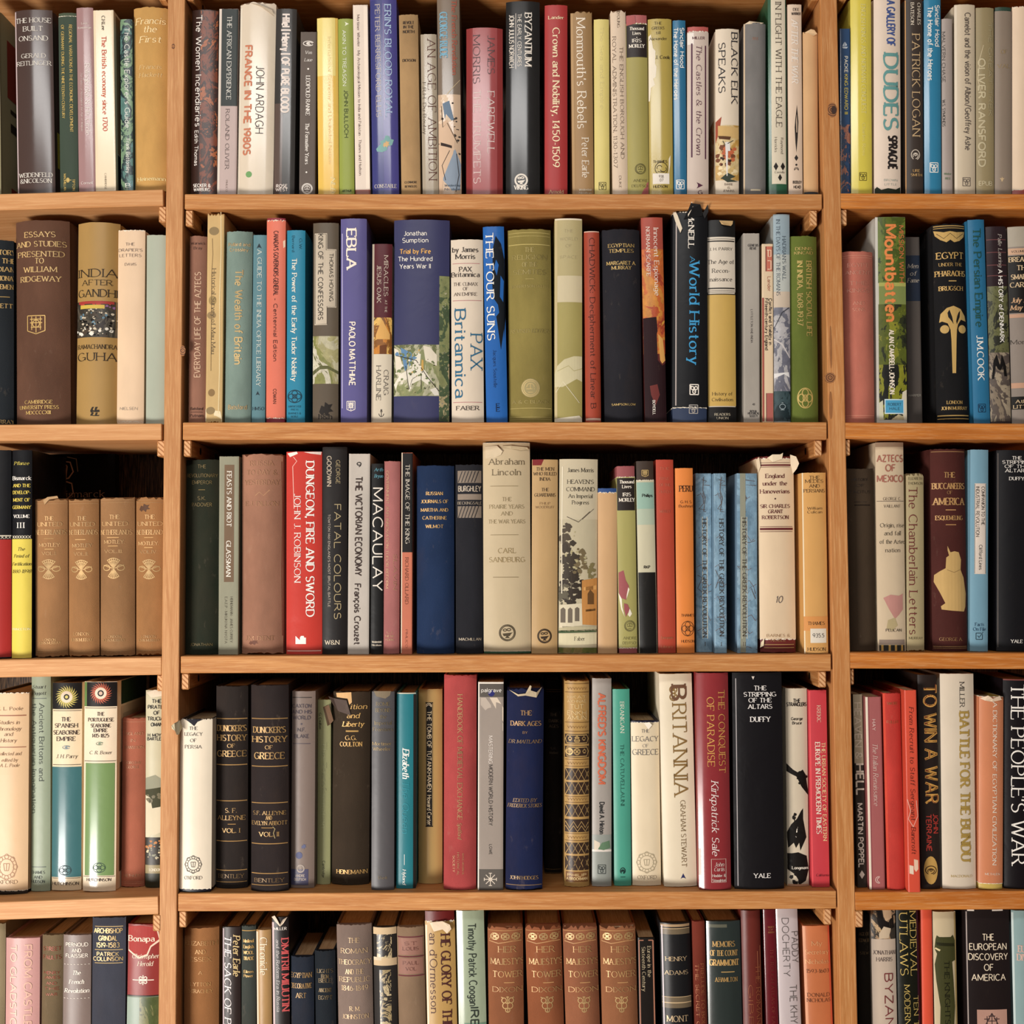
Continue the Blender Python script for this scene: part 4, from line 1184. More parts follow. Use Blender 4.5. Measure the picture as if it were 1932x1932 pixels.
@2M 741 848 414 1 js 38395f sag=.09 : thick navy book with medieval battle picture band
N 0 0.82 650 747 24 9c9c6c,8c9060,b8b494,6c7048,a8a47c,7c8ca0
P 5c84a8 0.123,655 0.41,670 0.41,676 0.205,700 0.164,680
P dcd0b8 0,655 0.082,660 0.164,690 0.0984,700 0.205,712 0.164,725 0.041,700
P e0d8c4 0.41,665 0.492,668 0.476,690 0.574,700 0.697,720 0.615,726 0.492,716 0.328,725 0.287,740 0.246,715 0.082,720 0.041,735 0,725 0.123,705 0.328,695
P d8ccb4 0.533,652 0.656,655 0.779,670 0.779,690 0.656,684 0.574,680
P d8d0c0 0.656,735 0.779,730 0.82,745 0.738,746
P c89c40 0.508,678 0.541,680 0.541,700 0.492,700
H a ece4d8 n .385 8.5 : 440:44:Jonathan;453:50:Sumption
H t e0a448 nb .385 8.5 : 474:60:Trial by Fire
H t ece4d8 n .385 8.5 : 488:66:The Hundred;502:60:Years War II
G 6c7848 .4 700 .36 42 26 3.5
G dcd4c0 .3 700 .28 36 16 3.2 painted_riders
G 5c84a8 .25 668 .2 12 5 4
G 3c3424 .45 705 .34 38 16 1.8
G c89c40 .5 690 .2 30 5 2
K 2c2418 1.3 .04,670 .41,680 .6,710 .82,738
K 2c2418 1.2 .22,690 .28,735 .34,715 .5,705 .5,735
N .82 1 520 795 22 6c7850,8c9060,4c5c40,b0a078,5c7080
G d8ccb0 .91 650 .06 110 16 3
@2M 851.7 914 451.5 -2 js d6c4ac : cream book with large blue sideways words and thin red rules
H a 3a302c sb .45 9 : 471:50:by James;484:38:Morris
L b4686c 497 1 .05 .9
H t 3a302c sb .45 8.5 : 508:24:PAX;518:54:Britannica
H x 5c4c44 s .45 6 : 536:46:THE CLIMAX;545:10:OF;555:44:AN EMPIRE
L b4686c 567 1 .05 .95
V t 1f6486 s .78 630 698 22 : PAX
V t 1f6486 sb .28 583 752 20 : Britannica
L b4686c 759 1 .05 .95
H p 3a302c sb .5 7.5 : 770:44:FABER
@2M 917 958 427 -7 jg 0f5fae : vivid blue book with black splash and white sideways title
P 12161c .45,470 .6,445 .85,460 1,490 1,560 .9,640 1,600 .75,660 .6,610 .5,580 .4,540
P 0f5fae .6,490 .72,500 .62,520 .5,505
P 0f5fae .8,520 .95,530 .9,570 .75,560
P 0f5fae .4,560 .65,575 .7,590 .5,600 .35,580
V t f0e8dc sb .3 438 645 14 : THE FOUR SUNS
V a 0c3468 s .45 660 732 6 : Jacques Soustelle
H p 0a1c3c sb .55 7 : 765:7:E;773:7:E
@2M 960 1043 430 -3 rc 8c7c38 : thick olive cloth hardback with faded gilt bands and round seal
L b8a458 439 1.2
L b8a458 445 1
L b8a458 461 1.6
H t ac9850 sf .5 8.5 : 471:18:THE;485:66:RELIGION;499:28:OF THE;513:62:SEMITES
L ac9850 526 1.2 .4 .6
H a ac9850 sf .5 5 : 540:68:ROBERTSON SMITH
H x ac9850 sif .5 6.5 : 624:74:REVISED EDITION
C a0905c .5 732 18 round_seal
E ring c8a860 .5 732 16 1 1
H p ac9850 sbf .5 6 : 758:70:A & C BLACK
L b8a458 770 1.4
L b8a458 787 1
L b8a458 791 1
@2M 1046 1099 412 0 js a0924a : olive book with pale hazy upper half and domed building
R b0a06a 0 1 412 520
R c8b890 0 1 520 570
R c0ac78 0 .1 412 795 worn_edge
R ddd0b4 .02 .98 411 415 worn_edge
P c8bc90 .0,705 .1,690 .35,678 .7,672 1,672 1,720 .8,715 .3,730 .0,730
K a89c60 1.2 .1,700 .5,690 .7,700 1,695
K e0d4b0 1 .05,740 .3,720 .9,760
H t b8a878 s .5 5.5 : 436:18:THE;451:34:WORLD;464:12:OF;485:34:SPACE
P worn_edge e0d4b8 0,790 .9,784 1,789 1,796 0,796
@2M 1105 1134.5 436 -3.5 rs a33a1c : slim rust-red book with dark sideways lettering
V t 3c1c14 s .5 449 775 9.5 : CHADWICK: Decipherment of Linear B
R d8b098 .02 .98 436 438 worn_edge
R d8b098 .02 .98 789 793 worn_edge
@2M 1141 1214 430 -6 rc 26252a : wide black cloth hardback with small gilt lettering
H t d0aa58 sbf .5 6.5 : 463:50:EGYPTIAN;473:48:TEMPLES
H a d0aa58 sbf .5 6.5 : 496:56:MARGARET A.;505:38:MURRAY
H p d0aa58 sbf .5 4 : 763:46:SAMPSON LOW
@2M 1217 1258.5 410 -8 jg 5e2420 : sunset-red book with dark castle silhouette and pale sideways title
R a84430 0 1 410 470
N 0 1 470 668 22 b85028,d08838,c86830,a84428,e0a040
P 2a1418 0,600 .62,598 .66,625 .62,630 .64,680 .85,690 1,685 1,795 0,795
P e0a040 .68,630 .9,640 1,680 .85,686 .75,680
P 6c2c28 .25,728 .6,725 .7,745 .5,765 .3,745
V t f0e4d4 s .68 430 560 9 : Innocent Espionage
V a f0e4d4 s .3 428 522 7 : NORMAN SCARFE
V p f0e4d4 sb .42 755 783 5 : BOYDELL
@2M 1269 1335 392 1 js 2e3a54 wear=.001 sb=.006 : black book with big bright-blue title and badly torn top
J 17171a 0 28 3
V a ece0d0 sb .52 402 470 11 : McNEILL
V t 2a9ad0 s .56 484 496 9 : A
V t 2a9ad0 sb .62 493 690 19 : World History
E bc ece0d0 .62 735 9.5 .85 1.8
E bc a8a098 .6 772 8 1 1.4
B b8a8a0 .09 2 400 765
F d8c8ac -.01,402,1 .06,400,4 .12,407,4 .25,432,5 .2,440,3 .06,418,2
F 1c1c1e .3,414,1 .4,400,12 .47,388,18 .75,390,18 .82,400,12 .85,407,2 .5,412,0
F e0d0b8 .4,402,9 .5,385,18 .54,394,15 .42,410,4
F 1c1c1e .85,404,4 .97,389,22 1.0,402,16 .92,412,2
@2M 1336 1390 415 -2.5 js 1b1918 : black, cream-panelled and mustard-yellow jacketed book
J 1b1918 0 0 0 s
F caa468 .42,417,3 .92,417,3 .9,423,4 .84,427,4 .6,426,5 .5,424,3
R d3c5b0 .0 1 447 551
R c39c3e 0 1 556 766
L 2a2420 455 2.4
L 2a2420 451 .8
L 2a2420 544 2.4
L 2a2420 548.5 .8
L d3c5b0 553 2.4
L d3c5b0 767 1.5
H a 3c3430 s .48 5.5 : 470:44:J. H. PARRY
H t 3c3430 s .48 7.5 : 494:50:The Age of;511:34:Recon-;527:42:naissance
H x 4a3a20 s .5 6 : 743:38:History of;754:40:Civilisation
H p d8c8a8 s .5 4.5 : 782:30:READERS;789:22:UNION
@2M 1403 1434 440 -1 fm a39a8e : plain grey paperback with tiny black lettering
H a 3c3838 sb .6 4.5 : 463:20:GENESIS;469:13:REVE
V t 4a4444 s .5 584 648 4 : LYTTLETON AND INDIA
H p 3c3838 sb .6 4 : 763:5:41;776:14:ROYAL;780:22:HISTORICAL;785:16:SOCIETY
@2M 1438.5 1460 460 -1 fs e0c49c : slim cream paperback with orange and black maze pattern
R c8684c .3 .95 465 512
R 3c2820 .32 .38 465 512
R 3c2820 .9 .95 465 512
K f0d8b0 1.6 .55,472 .55,484 .8,484 .8,472 .45,472
K f0d8b0 1.6 .5,492 .8,492 .8,508 .5,508
R a44c3c 0 .16 562 795
R b05c50 .35 .95 742 795
R 3c2820 .32 .37 742 795
V a b46c50 n .62 522 550 6 : Lander
V t 3c302c nb .72 563 652 5.5 : Conflict and Stability in
V t 3c302c nb .38 563 662 5.5 : Fifteenth-century England
@2M 1460.5 1492.5 404 -2 jg a9b0ac : pale blue jacketed book with wintry stone fort picture
R 8fa3ac 0 1 404 480
R b4b8b0 0 1 480 560
R c8b49c 0 1 550 585
N 0 1 580 740 24 8c8c94,a8a4a8,70707c,b8b4b4,5c5c68
N 0 1 738 795 30 26383c,3c5054,1c2c30,5c686c
K 3c3c44 2 .0,620 .5,590 .95,580
K c8c0bc 3 .0,640 .5,650 1,675
P e0dcd8 .0,705 .9,702 .95,712 .6,706 .0,714
V t 3a4858 s .64 446 530 6.5 : HADRIAN'S WALL
V t 3a4858 s .28 414 560 6.5 : IN THE DAYS OF THE ROMANS
E urn 8c9ca0 .5 768 9 1 1.2
@2M 1493.5 1546 443 -3.5 rc 5f6c22 : moss-green cloth hardback with gilt lettering and oval tree emblem
H a c8a84e sbf .5 5.5 : 469:32:DENNIS;477:36:KINCAID
V t c8a84e sbf .68 492 636 10 : BRITISH SOCIAL LIFE
V t c8a84e sbf .35 492 616 10 : IN INDIA, 1608-1937
E knot c8a84e .5 751 19 .75 1.8
# ===== row 2 right
@2R 1593 1653 472 -4 rc bf6a55 sb=.012 : short coral-pink cloth hardback with faded title
L d88c70 482 1
L d88c70 486 .8
H t dc9478 sf .5 7 : 500:40:EGYPT;514:48:ANCIENT;534:36:THE;548:42:KINGS
H a dc9478 sf .5 6 : 572:22:AND;584:24:SONS
L d88c70 784 1
L d88c70 788 .8
@2R 1654.5 1712.5 409 -3.5 jg c2bdb0 sb=.015 sag=.05 : green-black picture book with bright orange sideways name
N .08 1 409 534 24 5c6c20,4c5c1c,6c7c2c,3c481c
R a8a848 .1 1 533 540
R 7c8840 .1 1 540 574
N .08 1 574 690 20 1c1f14,2c3018,5c6420,8c8c2c,242818
N .08 1 688 792 26 14140f,1c1c14,8c8c28,202018,c8b890
P c8c4a4 .08,760 .2,755 .22,792 .08,792
P d8ccb0 .85,740 1,735 1,792 .9,792 .8,765
V t e8822c nx .5 423 610 20 : Mountbatten
V x c86c2c nb .86 425 535 9 : MISSION WITH
V a ecdcc4 nb .5 622 745 9 : ALAN CAMPBELL-JOHNSON
R c8d8dc .25 .9 753 781 label
R 3a9cc4 .28 .87 755 779 label
H p 2c5c74 nb .58 5 : 763:26:ROBERT;771:20:HALE
@2R 1713 1741 447 -6 fm 4f4843 sb=.03 : dim grey book with navy top panel, set back
R 1e2838 0 1 482 568
H t a89c8c si .5 8 : 502:20:Men;516:12:of;529:22:Fame
H p 8c8478 nb .5 4 : 746:24:HARPER
@2R 1770 1835 420 -9 rc 1d1c1d sb=.018 : large black cloth hardback with gilt winged top and lotus
L c8a050 426 1.8
L c8a050 430 1.2
P gilt_wing c8a050 .02,434 .3,438 .5,436 .7,438 .98,436 .95,446 .8,454 .62,457 .5,452 .38,457 .2,452 .06,444
K 2a2218 1 .1,440 .3,450 .5,440 .7,450 .92,440
H t d0a450 sbf .5 12 : 482:52:EGYPT
H t d0a450 sf .5 6 : 499:44:UNDER THE
H t d0a450 sbf .5 10 : 516:62:PHARAOHS
L c8a050 530 1.6 .42 .66
H a d0a450 sbf .5 8 : 544:46:BRUGSCH
P gilt_lotus c8a050 .12,608 .16,592 .34,581 .55,577 .78,583 .92,596 .95,606 .78,603 .68,612 .64,622 .62,640 .58,704 .47,704 .46,640 .44,622 .36,610 .2,606
P 1d1c1d .36,590 .42,584 .5,598 .54,612 .48,606 .38,598
P 1d1c1d .7,590 .76,586 .74,598 .64,612 .62,606 .66,596
H p c8a050 sbf .52 6 : 759:30:LONDON;770:50:JOHN MURRAY
L c8a050 784 2
L c8a050 790 1.4
C c8a050 .27 621 8 gilt_bud
C c8a050 .82 621 8 gilt_bud
@2R 1836.5 1869.5 414 -12 js 1a6c94 : mid-blue book with green and white sideways title
V t 1c4c44 sb .5 430 620 14 : The Persian Empire
V a e8e4dc sb .5 632 718 12 : J.M.COOK
E bc 12304c .5 770 7.5 .9 1.3
@2R 1870 1909 427 -10 jg 3a2a28 : dark book with checkered roof picture and slanting white title
R 2c1c20 0 1 427 540
L 6c3c3c 452 1.6
L 6c3c3c 476 1.6
L 6c3c3c 500 1.6
L 6c3c3c 520 1.6
N 0 1 540 665 55 4c4c30,6c6c44,2c2c20,7c7c50
N 0 1 665 795 22 3c342c,8c7c68,5c5048,a89880,4c4440
P 14110f .1,715 .2,680 .35,668 .5,690 .6,668 .8,690 .85,710 .7,710 .65,690 .5,700 .3,690 .2,715
V a c8bcb0 si .66 442 505 7 : Palle Lauring
V t f0e8dc nb .64 508 648 8 : A HISTORY of DENMARK
@2R 1911 1975 427 -9 js 8a7c70 : black, grey and buff jacketed book cut by right frame edge
R a89c88 0 1 427 465
R c89c78 0 1 468 480
R 17130f 0 1 482 590
R c09070 0 1 592 599
R c09070 0 1 722 732
R 17130f 0 1 748 772
H x 3c302c s .4 4 : 474:40:VOLUME TWO
H t d8b888 sb .42 9 : 489:52:BREAKING;505:26:THE;522:46:SMARTER;537:50:CARRIER
H x d0a070 sbi .4 9 : 566:46:July 1942;580:48:May 1945
H a 3c342c s .4 8 : 645:50:Morison
H p d8b888 sb .42 6 : 757:40:Atlantic;767:48:LITTLE B
# ===== row 3 left
@3L -42 19 849 0 js 17171a sb=.015 d=.135 sag=.14 : black-topped red-bottomed volume at left frame edge
R a81c14 0 1 1018 1240
R d8ccb4 0 1 1010 1012 rule_line
H x d8ccb4 nb .6 5 : 1014:50:XXXXXXXX
H t e8e0d4 sb .3 8 : 902:40:Bismarck
@3L 20 59.5 849 1 jg 17171a sb=.015 d=.135 sag=.16 : black over bright yellow volume with yellow and white capitals
R dcc42c 0 1 1017 1245
H x e8dcc0 nb .5 5 : 1013:37:XXXXXXX
H a d8c43c si .5 6 : 874:28:Pflanze
H t ece4d8 sb .5 7 : 902:38:Bismarck
H t e0c430 sb .5 6 : 916:33:AND THE;929:34:DEVELOP-;943:32:MENT OF;957:36:GERMANY
H v ece4d8 sb .5 6 : 974:30:VOLUME
H v ece4d8 sb .5 10 : 991:14:III
H x 3c3418 si .5 6 : 1036:14:The;1049:28:Period of;1064:36:Fortification;1078:36:1880-1898
H p f0e8b0 sb .5 4 : 1187:34:PRINCETON
@3L 70 218 843 0 rc 14110f sb=.163 d=.022 sag=0.002 : black book standing flat at the back with ornate faded name
H t a8805c s .62 13 : 932:72:ismarck
K d09870 2.6 .2,872 .3,866 .38,880 .36,905 .26,918 .16,912 .12,896 .2,880 .32,870 .42,872 .46,890 .4,902 .3,905
K d09870 2.6 .3,905 .44,912 .46,930 .36,944 .22,940 .2,925
K a87c58 1.6 .14,862 .1,880 .1,920 .16,930
K a87c58 1.6 .38,862 .5,866 .52,890
@3L 60.5 126 938.6 -1 rc 94673b yb=1241 wear=.004 : first of four worn tan gilt volumes, its torn strip peeling
L a87c4c 945 1
L a87c4c 950 1
H t d8a868 sbf .48 7.5 : 978:18:THE;989:48:UNITED
H t d8a868 sf .5 9 : 1004:60:NETHERLANDS
L c89c5c 1016 1 .32 .62
H a d8a868 sbf .48 6.5 : 1028:40:MOTLEY
L c89c5c 1036 1.6 .34 .62
H v d8a868 sf .48 6 : 1044:28:VOL.I.
E fan c9a060 .46 1074 19 1.15 1.6
H p c89858 sf .48 5 : 1207:24:LONDON;1213:42:JOHN MURRAY
L a87c4c 1227 1
L a87c4c 1231 1
F b48c5c .3,944,1 .45,938,3 .75,936,5 .78,940,5 .5,943,3 .36,952,2
@3L 127 185.5 939 -1 rc 9a6a3a wear=.004 : second of four worn tan gilt volumes
L a87c4c 945 1
L a87c4c 950 1
H t d8a868 sbf .48 7.5 : 978:18:THE;989:48:UNITED
H t d8a868 sf .5 9 : 1004:54:NETHERLANDS
L d0a060 1018 1.6 .25 .6
H a d8a868 sbf .48 6.5 : 1029:38:MOTLEY
L d0a060 1036 1.6 .28 .6
H v d8a868 sf .45 6 : 1045:28:VOL.II.
E fan c9a060 .46 1075 19 1.05 1.6
H p c89858 sf .45 6 : 1196:30:LONDON;1207:42:JOHN MURRAY
L a87c4c 1228 1
L a87c4c 1232 1
@3L 186.5 252.5 936 -.5 rc 90663c wear=.003 : third of four worn tan gilt volumes, slightly wider
L a87c4c 943 1
L a87c4c 948 1
H t d8a868 sbf .45 7.5 : 975:20:THE;988:50:UNITED
H t d8a868 sf .48 9 : 1004:60:NETHERLANDS
L d0a060 1014 1.6 .22 .58
H a d8a868 sbf .44 6.5 : 1022:40:MOTLEY.
L d0a060 1030 1.6 .25 .55
H v d8a868 sf .42 6 : 1040:36:VOL.III.
E fan c9a060 .42 1072 20 1.05 1.6
H p c89858 sf .42 5 : 1201:28:LONDON;1208:44:JOHN MURRAY
L a87c4c 1227 1
L a87c4c 1231 1
@3L 254 314 936 0 rc a06c38 wear=.005 : fourth of four worn tan gilt volumes, beside the upright
L a87c4c 943 1
L a87c4c 948 1
H t d8a868 sbf .48 7.5 : 975:20:THE;988:48:UNITED
H t d8a868 sf .5 9 : 1004:54:NETHERLANDS
L d0a060 1014 1.2 .3 .6
H a d8a868 sbf .44 6.5 : 1025:40:MOTLEY.
L d0a060 1033 1.6 .3 .58
H v d8a868 sf .44 6 : 1041:34:VOL.IV.
E fan c9a060 .46 1074 19 1.1 1.6
H p c89858 sf .44 5 : 1201:28:LONDON;1208:42:JOHN MURRAY
L a87c4c 1227 1
E blot 5c3c28 .3 958 8 1.4
# ===== row 3 middle
@3M 347 411 865 2 rc 252b20 : dark green cloth hardback with faded gilt capitals, end of shelf
H t 7c6838 nf .5 6.5 : 880:16:THE;897:58:REVOLUTIONARY;910:38:EMPEROR
L 7c6838 924 1.4 .4 .6
H a 7c6838 nf .5 6.5 : 940:16:S.K.;952:38:PADOVER
H p 7c6838 nf .5 5 : 1216:42:JONATHAN
@3M 411.5 449 861 2 fm 8f8c74 : sage-grey paperback with brown sideways title box
R 755c44 .27 .77 877 1098 label
V t ece4d4 sb .52 889 994 8.5 : FEASTS AND RIOT
V a ece4d4 sb .5 1020 1088 8.5 : GLASSMAN
V p 5c5444 s .66 1126 1212 4.5 : HEINEMANN · JAMES CURREY
V p 5c5444 s .38 1126 1214 4.5 : E.A.E.P · MKUKI NA NYOTA
@3M 453.6 533 854 0 rc a06e54 wear=.005 : thick pink-brown faded hardback with frayed spine edges
H t b48058 sf .5 9 : 874:46:RUSSIA;891:58:TO DAY &;910:66:YESTERDAY
K b48058 1.6 .35,935 .45,928 .55,935 .7,924
H a b48058 sf .5 8 : 950:62:E.J. DILLON
H p b48058 sf .45 8 : 1204:56:J.M. DENT
K 7c3c2c 1.4 .97,870 .985,960 .97,1080 .98,1200
E blot 6c3c28 .3 1212 5 2
@3M 539.5 607 852 0 jg b82316 : glossy scarlet book with two white sideways lines
J c52a17 0 0 0
V t efe6dc sb .68 870 1164 15 : DUNGEON, FIRE AND SWORD
V a efe6dc s .32 931 1099 12 : JOHN J. ROBINSON
E castle efe6dc .42 1207 8 1.3
P worn_patch f0dcd0 .02,855 .3,852 .33,856 .1,862
P worn_patch f0dcd0 .5,853 1,852 .98,858 .7,856
K e8b0a0 1.2 .2,862 .3,870 .18,880 .22,960
R e8b0a0 .02 .98 1227 1229 worn_edge
@3M 607.5 655 843 0 js 231f1e : tall black book with widely spaced gold sideways capitals
V a b0a088 nb .28 860 918 8 : GOODWIN
V a a89468 n .64 868 913 7 : GEORGE
V t a89468 n .62 951 1168 12 : FATAL COLOURS
V x a89c8c nb .28 970 1145 4 : TOWTON 1461 ENGLAND'S MOST BRUTAL BATTLE
H p d0c0a4 sb .4 8 : 1212:28:W&N
@3M 655.5 696 856 2.5 fm b8aea2 : light grey paperback with condensed black sideways title
S L 0 .1 856 1229 c8c0b4
H x 2c2826 nb .48 9 : 877:9:9
V t 3c2c26 nb .48 899 1087 12 : THE VICTORIAN ECONOMY
V a 3c2c26 nb .45 1101 1216 11 : François Crouzet
@3M 699 722 874.5 1.5 js 1b1a1a : slim black book with large white sideways capitals
V t e8dccc n .55 920 1115 18 : MACAULAY
H a 5ca0b0 si .6 6 : 886:16:Arth;898:16:Bryan
H p d8c8b0 sb .5 3.5 : 1211:18:Weidenfeld;1217:18:Nicolson
@3M 722.5 753 868 2 rc ab6662 : slim dusty-pink cloth book with faded gilt sideways title
V t d8b07c sf .22 888 1110 5 : GOVERNMENT AND INNOVATION TUDOR REFORM
V a d0a070 sif .72 1045 1112 6 : SLAVIN
H p d8b07c sf .4 4 : 1193:10:U;1200:16:NEW;1207:18:YORK
@3M 756 777.5 854 1.5 fs c76c4c : slim paperback, black upper half over salmon, pale edges
R 1f1d1d .1 1 855 1042
R e0ccb0 0 .09 854 1232 worn_edge
V t e0d4c0 s .55 876 1026 7.5 : THE IMAGE OF THE KING
V a 6c3828 s .5 1052 1140 6 : RICHARD OLLARD
V p 7c4434 s .5 1188 1222 4 : PIMLICO
@3M 785 857 876 0 rc 1e3050 : wide navy cloth hardback with five small gilt lines
H t d8a85c sbf .48 6 : 931:32:RUSSIAN;946:52:JOURNALS OF;962:52:MARTHA AND;977:46:CATHERINE;993:34:WILMOT
@3M 859.5 912 874.5 -1 rc 26262b : black cloth book with silver-hatched bands
R 8c7c6c .08 .95 888 911
R 8c7c6c .08 .95 932 943
R 8c7c6c .08 .95 955 977
K 26262b 1.4 .1,910 .25,889
K 26262b 1.4 .22,910 .37,889
K 26262b 1.4 .34,910 .49,889
K 26262b 1.4 .46,910 .61,889
K 26262b 1.4 .58,910 .73,889
K 26262b 1.4 .7,910 .85,889
K 26262b 1.4 .1,977 .25,955
K 26262b 1.4 .22,977 .37,955
K 26262b 1.4 .34,977 .49,955
K 26262b 1.4 .46,977 .61,955
K 26262b 1.4 .58,977 .73,955
K 26262b 1.4 .7,977 .85,955
H t b0a08c nbf .52 10 : 922:44:BURGHLEY
H a a0907c sbf .52 5.5 : 949:46:BECKINGSALE
H p b0a088 sbf .52 5 : 1206:42:MACMILLAN
@3M 912.5 1002 834 -2 js 31543a wear=.001 : tallest thick beige book with rumpled top, nearly touching shelf above
J c0ab85 0 5 1
H t 6c5c40 s .5 11 : 871:68:Abraham;891:54:Lincoln
L 8c7850 917 1 .15 .75
H x 9c8860 s .5 7 : 942:18:THE;956:66:PRAIRIE YEARS;969:22:AND;984:70:THE WAR YEARS
L 8c7850 1009 1 .15 .75
H a a08858 s .5 9 : 1039:34:CARL;1056:68:SANDBURG
L 8c7850 1089 1 .2 .75
E lamp 4c402c .5 1194 15 1 1.6
F d0bc98 .04,842,1 .3,841,3 .42,852,3 .38,858,1 .2,866,0 .05,865,0
F c8b48c .4,842,2 .6,841,3 .95,844,3 .98,848,2 .8,850,2 .6,847,1
@3M 1003 1051.5 867 1 js 7a1c20 : golden-tan jacketed book with red tear at its top corner
J b8935c 0 0 0
P torn_patch 7a1c20 0,867 .45,867 .35,878 0,878
H t 4c3824 s .5 6 : 885:34:THE MEN;894:44:WHO RULED;904:20:INDIA
H t 4c3824 s .5 6 : 924:14:THE;934:40:GUARDIANS
H a 8c6c44 s .5 4.5 : 950:20:PHILIP;957:36:WOODRUFF
E lamp 3c2c1c .5 1200 13 1 1.6
@3M 1053 1127 866 2 jg b8ab8a : wide book with painted tree and golden mosque
R c2b494 0 1 866 980
N 0 1 1222 1232 40 4c5c28,6c7034,8c7c48
G 4c4030 .18 1010 .14 22 30 5 painted_tree
G 3c3226 .28 1060 .24 40 60 6 painted_tree
G 342a20 .35 1110 .34 28 60 6 painted_tree
G 6c5c3c .55 1060 .2 32 26 4.5 painted_tree
G 7c7044 .85 1078 .1 16 14 4.5 painted_tree
G 5c5440 .12 1120 .12 22 20 5 painted_tree
G a89c70 .4 1050 .3 46 14 2.5 painted_tree
K 3c3024 2 .3,1140 .34,1100 .3,1060
P cdc0a0 .02,1142 .6,1138 .62,1180 .02,1185
P 6c6050 .05,1150 .12,1146 .18,1150 .18,1175 .05,1175
P 6c6050 .24,1150 .3,1146 .36,1150 .36,1175 .24,1175
P 6c6050 .42,1148 .48,1145 .54,1148 .54,1172 .42,1172
P c08030 .6,1095 1,1090 1,1180 .6,1178
P d89c48 .65,1108 .98,1104 .98,1112 .65,1114
P 6c4820 .75,1120 .82,1112 .92,1120 .92,1140 .75,1140
P 6c4820 .7,1150 .96,1148 .96,1152 .7,1154
P b8ac84 0,1182 1,1182 1,1190 0,1192
P 3c5430 0,1190 1,1187 1,1192 0,1195
P d0c49c 0,1196 1,1194 1,1215 0,1218
K 5c5040 1.2 .2,975 .5,985 .8,965
K 5c5040 1 .6,980 .9,960
K e0d4b8 1.6 .08,880 .07,1020 .08,1120
H a 3c3428 s .55 7.5 : 887:50:James Morris
H t 3c3428 s .55 7.5 : 909:50:HEAVEN'S;923:54:COMMAND
H t 3c3428 s .55 7 : 936:46:An Imperial;948:32:Progress
H p 3c3428 s .55 7 : 1205:20:Faber
@3M 1128.5 1165.5 921 -.5 js 2c4c84 : short tan-papered book with blue cover at top
J c89c68 8 0 4
@3M 1167 1202.5 879 -5 js 9c4e50 : olive book, black title panel, with torn pink gaps low down
J a39a50 21 10 3
R 2c2420 0 1 902 963
P torn_patch 9c4e50 .02,1080 .3,1076 .42,1095 .58,1105 .6,1115 .45,1122 .42,1132 .15,1128 .02,1120
P torn_patch ece0c8 .55,1108 .62,1112 .5,1124 .44,1130 .46,1122
P torn_patch 9c4e50 .3,1138 .5,1140 .65,1152 .62,1162 .5,1156 .4,1164 .3,1150
P torn_patch ece0c8 .62,1148 .74,1158 .62,1164 .5,1160
P torn_patch ece0c8 .0,1118 .18,1130 .2,1145 .3,1160 .35,1165 .15,1150 .05,1130
H t f0e4d0 sb .55 6 : 909:28:Thousand;918:18:Lives
H a f0e4d0 sb .55 6.5 : 933:16:IRIS;943:30:MORLEY
E ring 6c6438 .6 1181 10 1 1
H p 7c7440 s .6 5 : 1204:26:ANDRE;1213:28:DEUTSCH
@3M 1207 1240 869.6 -7 js 42342b : jacketed book, pale aqua fading to cream above black foot
J c0b898 37 0 2
R 8cae9c 0 1 910 960
R a8b49c 0 1 960 990
R 1c1a18 0 1 1080 1232
E shield b89858 .5 893 6 1 1.2
H a 2c2c28 nb .6 5.5 : 935:20:Phillips
H p 2c2420 nb .5 5 : 1070:12:RKP
@3M 1242 1275.5 867 -5 rs b43c20 sag=.08 : slim vermilion-red book with faint lettering
H t c86848 sf .5 5 : 884:20:THE;903:18:RISE;915:20:OF THE;928:22:DUTCH
H a c86848 sf .5 5 : 965:20:MOTLEY
H p c87848 sf .5 5 : 1203:22:Everyman;1220:22:Library
@3M 1277 1311 883 -3.5 js e07c14 : bright orange book with black lettering
H t 2c1c14 s .6 11 : 922:26:PERU
H a 3c2418 s .6 5 : 947:22:G. H. S.;955:28:Bushnell
H p 3c2418 s .62 5 : 1161:25:THAMES;1210:25:HUDSON
E knot 5c3414 .62 1186 14 .85 1.2
@3M 1313.5 1345 893 -1.5 fs 7a98ac yb=1231 : pale blue map-patterned paperback, leftmost of three alike
N 0 1 893 1231 22 7090a6,7c9cb2,88a8bc,7694a8,92aec0
K 6c5048 1 0.00,935 0.30,930 0.50,941 0.65,937
K 6c5048 1 0.20,1015 0.50,1010 0.70,1021 0.85,1017
K 6c5048 1 0.05,1070 0.35,1065 0.55,1076 0.70,1072
K 6c5048 1 0.30,1100 0.60,1095 0.80,1106 0.95,1102
K 6c5048 1 0.00,1130 0.30,1125 0.50,1136 0.65,1132
K 6c5048 1 0.40,1165 0.70,1160 0.90,1171 1.00,1167
K 6c5048 1 0.10,1190 0.40,1185 0.60,1196 0.75,1192
K 5c4c44 1.2 .4,905 .7,908 .45,915 .9,916
K 5c4c44 1.2 .1,935 .45,930 .5,950 .2,960 .6,962
K 5c4c44 1.2 .5,900 .45,925 .6,940 .5,965 .65,966
K 5c4c44 1 .1,1085 .4,1090 .1,1110
K 5c4c44 1 .1,1110 .5,1120 .95,1115
V t 3c342c sb .55 979 1202 8 : HISTORY OF THE GREEK REVOLUTION
R d0c8b0 .4 .44 975 1205 worn_edge
R d0c8b0 .69 .73 975 1205 worn_edge
H v 4c3c34 s .6 7 : 1215:3:I
@3M 1347 1371.5 893 -1.5 fs 7094ac : pale blue map-patterned paperback, narrow middle one of three alike
